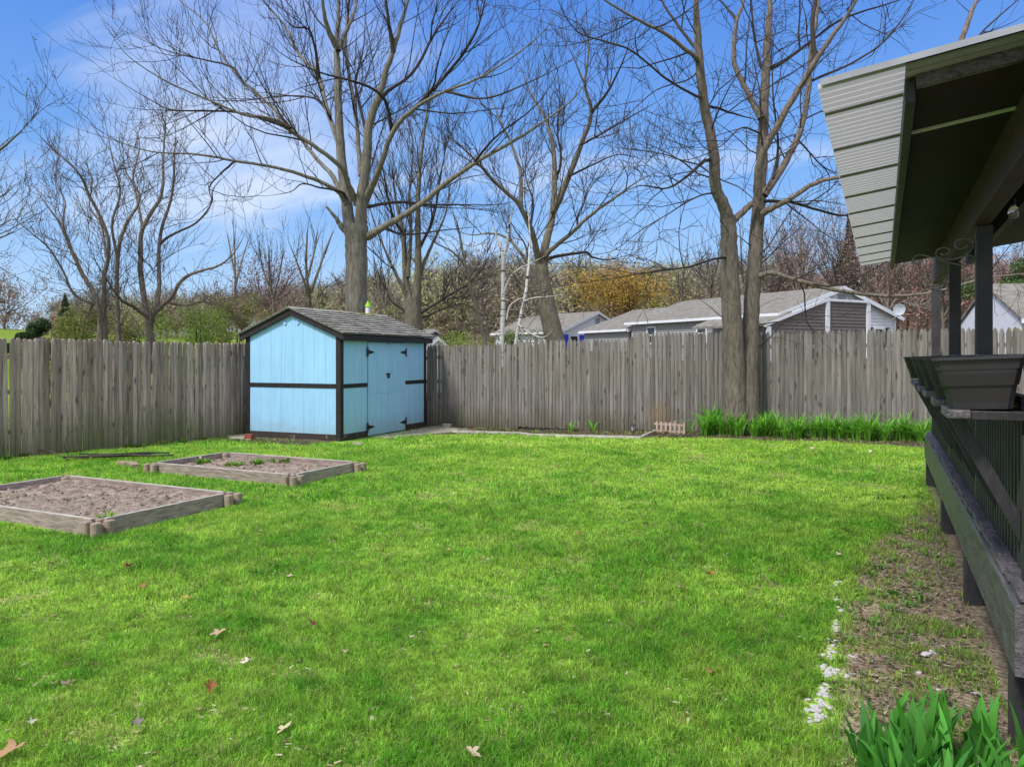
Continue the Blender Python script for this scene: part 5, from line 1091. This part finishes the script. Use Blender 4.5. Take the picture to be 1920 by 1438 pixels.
def winside(H, a, t0, t1, z0, z1):
    mb = MB()
    for q in ((t0-.1, t1+.1, z0-.1, z0), (t0-.1, t1+.1, z1, z1+.1), (t0-.1, t0, z0, z1), (t1, t1+.1, z0, z1)): H.hexa(mb, a-.07, a-.022, q[0], q[1], q[2], q[3])
    H.hexa(mb, a-.055, a-.03, t0, t1, (z0+z1)/2-.03, (z0+z1)/2+.03); f = mb.build('window', M['white'], H.root); mb = MB(); H.hexa(mb, a-.04, a-.022, t0, t1, z0, z1); mb.build('pane', M['glass'], f)
win(H, 2.75, 3.35, 2.2, 3.02, -.0)
for a in (2.25, 3.62):
    mb = MB(); H.hexa(mb, a, a+.3, -.06, -.022, 2.1, 3.12); mb.build('shutter', M['shutterdark'], H.root)
def tside(a, px, lr=-.466, ld=.884, r0=17.2, d0=40):
    k = (px-960)/FPX; r1, d1 = r0+ld*a, d0-lr*a; return (r1-k*d1)/(k*ld-lr)
for p0, p1, z1 in ((1214, 1231, 3.3), (1307, 1327, 3.3), (1421, 1436, 3.35)):
    ta, tb = sorted((tside(-hw, p0), tside(-hw, p1))); ta = max(ta, .3); winside(H, -hw, ta+.1, max(tb, ta+.6)-.1, 2.4, z1)
# satellite dish
c_ = W(1686, 581, 41); dt = thing('satellite_dish', 'round grey satellite dish on the right end of the long house', 'satellite dish', (c_.x, c_.y, c_.z-.5)); mb = MB(); vs = [(0, 0, .5+.0)]
toc = Vector((-c_.x, -c_.y, 0)).normalized(); ri = Vector((-toc.y, toc.x, 0)); upv = Vector((0, 0, 1)); vs = []; 
for r_, dp in ((.01, 0), (.1, .01), (.2, .04), (.3, .09)):
    for a in np.arange(16)*2*math.pi/16: vs.append(Vector((0, 0, .5))+ri*r_*math.cos(a)+upv*r_*math.sin(a)*1.05+toc*(.3+dp))
mb.add(vs, [(i*16+j, i*16+(j+1) % 16, (i+1)*16+(j+1) % 16, (i+1)*16+j) for i in range(3) for j in range(16)]); mb.build('reflector', M['dish'], dt, smooth=True)
mb = MB(); mb.tube([(0, 0, .5), (0, 0, .2), tuple(-ri*.35+Vector((0, 0, .0)))], .025, 5); mb.build('mast', M['metal'], dt)
mb = MB(); mb.tube([tuple(Vector((0, 0, .22))), tuple(Vector((0, 0, .38))+toc*.35)], .015, 5); mb.build('feed_arm', M['metal'], dt)
# lower wing beyond
H2 = House('garage_wing', 'lower grey roofed wing at the left end of the long house', 17.2-.466*12.4, 40+.884*12.4, -.466, .884, 'house')
mb = MB(); mb.prism([H2.P(-hw, 0, .5), H2.P(hw, 0, .5), H2.P(hw, 0, 3.3), H2.P(0, 0, 4.8), H2.P(-hw, 0, 3.3)], H2.l*5.2, .5); mb.build('wall_core', M['greysiding'], H2.root)
mb = MB(); H2.lapside(mb, -hw, .0, 5.2, 1.8, 3.28, -1); mb.build('side_siding', M['greysiding'], H2.root)
H2.roof(M['roofgrey'], hw, hw, 4.82, 3.3, 3.3, .1, 5.2, .25, .12, M['white'])
# white gable with blue shutters
H3 = House('white_house', 'white gabled house with blue shutters between the leaning tree and the grey wing', 7.18, 65, -.72, .69)
z3, e3, w3 = 5.25, 3.55, 4.9; s3 = (z3-e3)/w3
mb = MB(); mb.prism([H3.P(-w3, .02, 0), H3.P(w3, .02, 0), H3.P(w3, .02, e3), H3.P(0, .02, z3-.03), H3.P(-w3, .02, e3)], H3.l*7.2, .5); mb.build('wall_core', M['white'], H3.root)
mb = MB(); H3.lap(mb, lambda z: (-w3 if z < e3 else -(z3-z)/s3, w3 if z < e3 else (z3-z)/s3), 1.9, z3-.05, 0, .16); mb.build('gable_siding', M['white'], H3.root)
H3.roof(M['roofgrey'], w3, w3, z3, e3, e3, 0, 7.2, .3, .12, M['white'])
def aat(px, r0=7.18, d0=65, gr_=.69, gd=.72): k = (px-960)/FPX; return (k*d0-r0)/(gr_-k*gd)
for p0, p1 in ((1056, 1065), (1086, 1095)):
    mb = MB(); H3.hexa(mb, aat(p0), aat(p1), -.08, -.022, 2.2, 3.33); mb.build('shutter', M['shutterblue'], H3.root)
win(H3, aat(1069), aat(1082), 2.2, 3.2, 0, 'glass'); mb = MB(); H3.hexa(mb, aat(1116), aat(1124), -.06, -.022, 4.15, 4.8); mb.build('gable_vent', M['vent'], H3.root)
# far low house & small shed at left of birches
H4 = House('low_house', 'far low house with a pale roof half hidden behind the green shrub', -7.5, 72, -.9, .44)
mb = MB(); mb.prism([H4.P(-3.5, .02, 0), H4.P(3.5, .02, 0), H4.P(3.5, .02, 2.75), H4.P(0, .02, 3.9), H4.P(-3.5, .02, 2.75)], H4.l*11, .5); mb.build('wall_core', M['greysiding'], H4.root); H4.roof(M['roofgrey'], 3.5, 3.5, 4.0, 2.9, 2.9, 0, 11, .3, .12, M['white'])
H5 = House('play_house', 'tiny white gabled playhouse peeking over the fence right of the shed', -2.62, 27, -.25, .97, 'shed')
mb = MB(); mb.prism([H5.P(-.42, 0, .2), H5.P(.42, 0, .2), H5.P(.42, 0, 1.86), H5.P(0, 0, 2.2), H5.P(-.42, 0, 1.86)], H5.l*1.2, .5); mb.build('wall_core', M['white'], H5.root)
H5.roof(M['shingle'], .42, .42, 2.24, 1.88, 1.88, 0, 1.2, .06, .03, M['white'])
# right edge house
H6 = House('edge_house', 'pale house with white eaves seen right of the last deck post', 20.6, 30, -.97, .25)
mb = MB(); mb.prism([H6.P(-3.4, .02, 0), H6.P(3.4, .02, 0), H6.P(3.4, .02, 2.9), H6.P(0, .02, 4.2), H6.P(-3.4, .02, 2.9)], H6.l*1.7, .5); mb.build('wall_core', M['white'], H6.root); H6.roof(M['roofgrey'], 3.4, 3.4, 4.3, 2.9, 2.9, 0, 1.5, .3, .14, M['white'])

# ------------------------------------------------------------------ covered deck
dk = thing('covered_deck', 'dark charcoal painted raised deck with corrugated roof along the right side', 'deck', (0, 0, 0))
PX0, PW = .53, .09; PY = [3.64, 5.6, 7.75, 10.38]
XE, ZE, SL, Y0, Y1 = -.22, EYE+1.02, .14, 3.08, 9.35
def rz(x): return ZE+SL*(x-XE)
def sheet(x0, x1, y0, y1, m, name, dz=0, par=None, step=.0115, per=.0690, amp=.0175):
    yy = np.arange(y0, y1, step); X = np.array([x0, (x0+x1)/2, x1]); V = []
    for x in X:
        for y in yy: V.append((x, y, rz(x)+dz+amp*math.sin(2*math.pi*y/per)))
    n_ = len(yy); F = [(i*n_+j, i*n_+j+1, (i+1)*n_+j+1, (i+1)*n_+j) for i in range(2) for j in range(n_-1)]
    return np_mesh(name, np.array(V), np.array(F), m, par or dk, rnd=np.zeros(len(V)), smooth=True)
sheet(XE, .075, Y0, Y1, M['sheet'], 'overhang_sheet')
sheet(.0751, 4.2, Y0, Y1, M['metal'], 'roof_sheet')
for i, y in enumerate(np.arange(Y0+.34, Y1-.1, .62)):
    o = sheet(XE+.004, .074, y, y+.055, M['lapped'], 'sheet_overlap', -.004)
mb = MB(); Zb = lambda x: rz(x)-.016
def slab(mb, x0, x1, y0, y1, t0, t1, rnd=.5): mb.prism([(x0, y0, rz(x0)-t1), (x1, y0, rz(x1)-t1), (x1, y0, rz(x1)-t0), (x0, y0, rz(x0)-t0)], (0, y1-y0, 0), rnd)
y = Y0+.20; pn = [(Y0+.20, 3.86), (3.885, 5.9), (5.903, 7.6), (7.603, Y1)]
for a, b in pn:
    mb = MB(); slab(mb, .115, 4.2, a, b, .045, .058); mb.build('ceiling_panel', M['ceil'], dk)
mb = MB(); slab(mb, .116, 1.0, 3.862, 3.884, .040, .068); mb.build('light_slit_strip', M['white'], dk)  # white strip painted in for the slit of light between two panels
mb = MB(); slab(mb, .076, .113, Y0+.18, Y1+.02, .012, .105); mb.build('edge_board', M['char'], dk, .003)
mb = MB(); slab(mb, .114, 4.2, Y0+.14, Y0+.18, .012, .062); mb.build('end_batten', M['charworn'], dk, .002)
mb = MB(); slab(mb, XE+.01, 4.2, Y0-.012, Y0+.03, -.012, -.006); slab(mb, XE+.01, 4.2, Y0-.014, Y0-.012, -.012, .012); mb.build('roof_end_flashing', M['metal'], dk)
for x0 in np.arange(.5, .51, 1):
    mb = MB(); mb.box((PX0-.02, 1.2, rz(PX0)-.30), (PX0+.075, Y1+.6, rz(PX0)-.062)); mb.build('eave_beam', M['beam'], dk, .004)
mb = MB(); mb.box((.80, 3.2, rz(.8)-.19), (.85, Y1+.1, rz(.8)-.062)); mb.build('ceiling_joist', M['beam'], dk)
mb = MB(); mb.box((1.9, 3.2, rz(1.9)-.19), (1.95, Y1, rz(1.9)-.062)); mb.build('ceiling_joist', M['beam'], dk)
for y in PY:
    mb = MB(); mb.box((PX0, y, 1.571), (PX0+PW, y+PW, rz(PX0)-.302)); mb.build('roof_post', M['char'], dk, .004)
    mb = MB(); mb.box((PX0-.062, y-.02, -.1), (PX0+.075, y+.12, .60)); mb.build('ground_post', M['char'], dk, .006)
    mb = MB(); mb.box((PX0-.0, y, .645), (PX0+PW, y+PW, 1.529)); mb.build('rail_post', M['char'], dk, .004)
# far right posts
for x_, y_ in ((4.0, 3.75), (4.0, 10.38)):
    mb = MB(); mb.box((x_, y_, -.1), (x_+PW, y_+PW, rz(x_)-.06)); mb.build('roof_post', M['char'], dk, .004)
# big fascia beam with worn top
mb = MB(); n_ = 60; ysd = np.linspace(3.47, 10.5, n_)
vs = []
for i, y in enumerate(ysd):
    ch = .0 if random.random() > .25 else random.uniform(-.006, .0)
    e = random.uniform(0, .007); vs += [(.455+random.uniform(0, .0025), y, .335), (.455+random.uniform(0, .0025), y, .600-e), (.462+e*.6, y, .612-e*.4+ch), (.502, y, .614+ch), (.502, y, .335)]
fs = [(i*5+j, (i+1)*5+j, (i+1)*5+(j+1) % 5, i*5+(j+1) % 5) for i in range(n_-1) for j in range(5)]+[(4, 3, 2, 1, 0), tuple((n_-1)*5+j for j in range(5))]
mb.add(vs, fs, .5); mb.build('fascia_beam', M['charworn'], dk)
for a0 in range(14):     # deck board ends on top
    pass
mb = MB(); yb = 3.475
while yb < 10.5:
    wv = random.uniform(.13, .15); mb.box((.472+random.uniform(-.008, .008), yb, .6165+random.uniform(0, .003)), (4.1, yb+wv-.006, .640+random.uniform(0, .004))); yb += wv
mb.build('deck_boards', M['charworn'], dk, .003)
mb = MB(); mb.box((.505, 3.478, .30), (4.1, 3.516, .612)); mb.build('front_fascia', M['char'], dk, .004)
mb = MB(); mb.box((.50, 3.46, -.1), (.60, 3.477, .60)); mb.build('corner_cleat', M['char'], dk, .004)
# railing
y = 3.88
while y < 10.35:
    if all(abs(y-p-.045) > .075 for p in PY):
        mb = MB(); mb.box((.532, y-.018, .646), (.566, y+.018, 1.30)); mb.build('baluster', M['char'], dk)
    y += .098
mb = MB(); mb.box((.528, 3.86, 1.301), (.572, 10.4, 1.389)); mb.build('middle_rail', M['char'], dk, .003)
mb = MB(); mb.box((.525, 3.70, 1.530), (.665, 10.5, 1.570)); mb.build('top_rail', M['charworn'], dk, .004)
for i, x_ in enumerate(np.arange(.62, 1.6, .115)):
    mb = MB(); mb.box((x_, 3.60, .646), (x_+.088, 3.62, 1.24)); mb.build('front_picket', M['char'], dk, .002)
mb = MB(); mb.box((.515, 3.70, .646), (.60, 3.745, 1.235)); mb.build('corner_picket', M['char'], dk, .003)
mb = MB(); mb.box((.56, 3.55, .646), (.64, 3.575, 1.215)); mb.build('corner_picket', M['char'], dk, .003)
mb = MB(); mb.prism([(.475, 3.40, 1.52), (.505, 3.40, 1.556), (.72, 3.40, 1.556), (.72, 3.40, 1.30), (.515, 3.40, 1.30)], (0, .03, 0)); mb.build('rail_end_board', M['charworn'], dk, .002)
mb = MB(); mb.box((.62, 3.431, 1.30), (1.7, 3.60, 1.33)); mb.build('front_rail', M['char'], dk)
# outrigger shelf blocks and braces
for off_ in (110, 90.4, 75, 65, 57, 52.5):
    d_ = .245*1590/off_; yb = (d_+.245*S_)/C_; bl_ = .34 if off_ > 70 else .42
    mb = MB(); mb.box((.243, yb-bl_, 1.296), (.335, yb, 1.334)); mb.build('shelf_block', M['charworn'], dk, .006)
    mb = MB(); mb.box((.336, yb-bl_+.01, 1.294), (.562, yb-.01, 1.331)); mb.build('shelf_block_shade', M['char'], dk, .003)  # inner part of the block, its shade put in as darker paint
    mb = MB(); yc = yb-bl_/2+.02; mb.prism([(.26, yc-.03, 1.2955), (.32, yc-.03, 1.2955), (.531, yc-.03, .88), (.531, yc-.03, .76)], (0, .05, 0)); mb.build('shelf_brace', M['char'], dk, .003)
# wrought scrolls
def scroll(y, s_=1.0):
    A_ = [(215, 910), (205, 950), (170, 970), (130, 945), (130, 900), (160, 860), (205, 850), (260, 865), (330, 900), (400, 930), (480, 960), (560, 990)]
    B_ = [(660, 745), (655, 780), (610, 800), (565, 785), (545, 740), (565, 695), (630, 675), (690, 690), (725, 740), (715, 800), (670, 860), (600, 905), (520, 925), (440, 918), (385, 895), (358, 850), (375, 800), (425, 775), (475, 785), (493, 825), (465, 860), (425, 860), (405, 840)]
    C2 = [(560, 990), (620, 1008), (680, 1000), (722, 970), (735, 920), (700, 890), (650, 885), (615, 915), (620, 950), (655, 960), (680, 935)]
    mb = MB()
    for Ln in (A_, B_, C2):
        P = [( PX0-(742-x)/6.535*d_s(y)/FPX*1.12*s_, y+.05, EYE+(HOR-(340+q/6.535))/FPX*4.78) for x, q in Ln]
        mb.tube(cr(P, 4), .0045, 5)
    mb.build('scroll_bracket', M['iron'], dk, smooth=True)
def d_s(y): return 4.78
scroll(PY[1]); scroll(PY[2]); scroll(PY[3])
# ------------------------------------------------------------------ planters
def planter(y0, yaw, label, first=None):
    if first: return dup(first, (.385, y0, 1.335), yaw, label)
    t = thing('planter_box', label, 'planter', (.385, y0, 1.335), yaw, 'planter boxes on the deck rail shelves')
    Lh, T_ = .31, 3.2*0
    def ring(hx, hy, z): c = .02; return [(-hx+c, -hy, z), (hx-c, -hy, z), (hx, -hy+c, z), (hx, hy-c, z), (hx-c, hy, z), (-hx+c, hy, z), (-hx, hy-c, z), (-hx, -hy+c, z)]
    R1 = [ring(.115, Lh-.07, 0), ring(.12, Lh-.065, .03), ring(.148, Lh-.03, .165), ring(.158, Lh-.02, .167), ring(.163, Lh-.012, .208), ring(.172, Lh, .209), ring(.172, Lh, .222), ring(.158, Lh-.014, .222), ring(.15, Lh-.025, .15), ring(.14, Lh-.04, .10)]
    vs = [v for r_ in R1 for v in r_]; fs = [tuple(range(8))[::-1]]+[(i*8+j, i*8+(j+1) % 8, (i+1)*8+(j+1) % 8, (i+1)*8+j) for i in range(len(R1)-1) for j in range(8)]
    tl = Matrix.Rotation(-.045, 4, 'Y') @ Matrix.Rotation(-.01, 4, 'X'); mb = MB(); mb.add([tl @ Vector(v) for v in vs], fs); mb.build('box', M['planter'], t)
    mb = MB(); mb.add([tl @ Vector(v) for v in ring(.143, Lh-.033, .13)], [tuple(range(8))]); mb.build('potting_soil', M['mulch'], t); return t
p1 = planter(3.985, -.06, 'nearest dark planter box hanging beside the deck corner')
for y_, lb in ((4.83, 'second dark planter box along the deck rail'), (5.92, 'third dark planter box, next to the nearest roof post'), (6.87, 'fourth dark planter box along the deck rail'), (8.95, 'farthest dark planter box at the end of the deck rail')): planter(y_, -.06, lb, p1)
# ------------------------------------------------------------------ string light bulbs under the roof
for px_, py_, d_, lb in ((1900, 399, 4.7, 'clear string light bulb hanging right of the nearest roof post'), (1874, 428, 6.0, 'clear string light bulb half hidden by the nearest roof post')):
    c_ = W(px_, py_, d_); t = thing('light_bulb', lb, 'bulb', (c_.x, c_.y, c_.z), 0, 'string light bulbs under the deck roof'); mb = MB(); vs = []; pr = [(.004, -.036), (.018, -.033), (.028, -.02), (.031, -.002), (.027, .02), (.017, .038), (.013, .045)]
    for r_, z_ in pr: vs += [(r_*math.cos(a), r_*math.sin(a), z_) for a in np.arange(12)*math.pi/6]
    mb.add(vs, [(i*12+j, i*12+(j+1) % 12, (i+1)*12+(j+1) % 12, (i+1)*12+j) for i in range(len(pr)-1) for j in range(12)]+[tuple(range(12))[::-1]]); mb.build('glass', M['bulb'], t, smooth=True)
    mb = MB(); cyl(mb, (0, 0), .015, .015, .045, .085); mb.tube([(0, 0, .085), (0, 0, rz(c_.x)-.075-c_.z)], .003, 4); mb.build('socket', M['steel_black'], t)
# ------------------------------------------------------------------ bird feeder by the maple
c_ = W(690, 585, 18.6); t = thing('bird_feeder', 'lime, white and yellow plastic bird feeder hanging by the great maple trunk', 'bird feeder', (c_.x, c_.y, c_.z-.12)); t.scale = (.82,)*3
mb = MB(); cyl(mb, (0, 0), .10, .012, .30, .48, 10); mb.build('roof', M['lime'], t)
mb = MB(); cyl(mb, (0, 0), .075, .075, .12, .299, 12); mb.build('tube', M['palewhite'], t)
mb = MB(); cyl(mb, (0, 0), .11, .085, .0, .119, 12); mb.build('tray', M['yellow'], t)
mb = MB(); mb.tube([(0, 0, .48), (0, 0, .9), (.05, 0, 1.3)], .006, 4)
for a in (0, 1.57, 3.14, 4.7): mb.box((.09*math.cos(a)-.006, .09*math.sin(a)-.006, -.1), (.09*math.cos(a)+.006, .09*math.sin(a)+.006, .0))
mb.build('hanger', M['steel_black'], t)
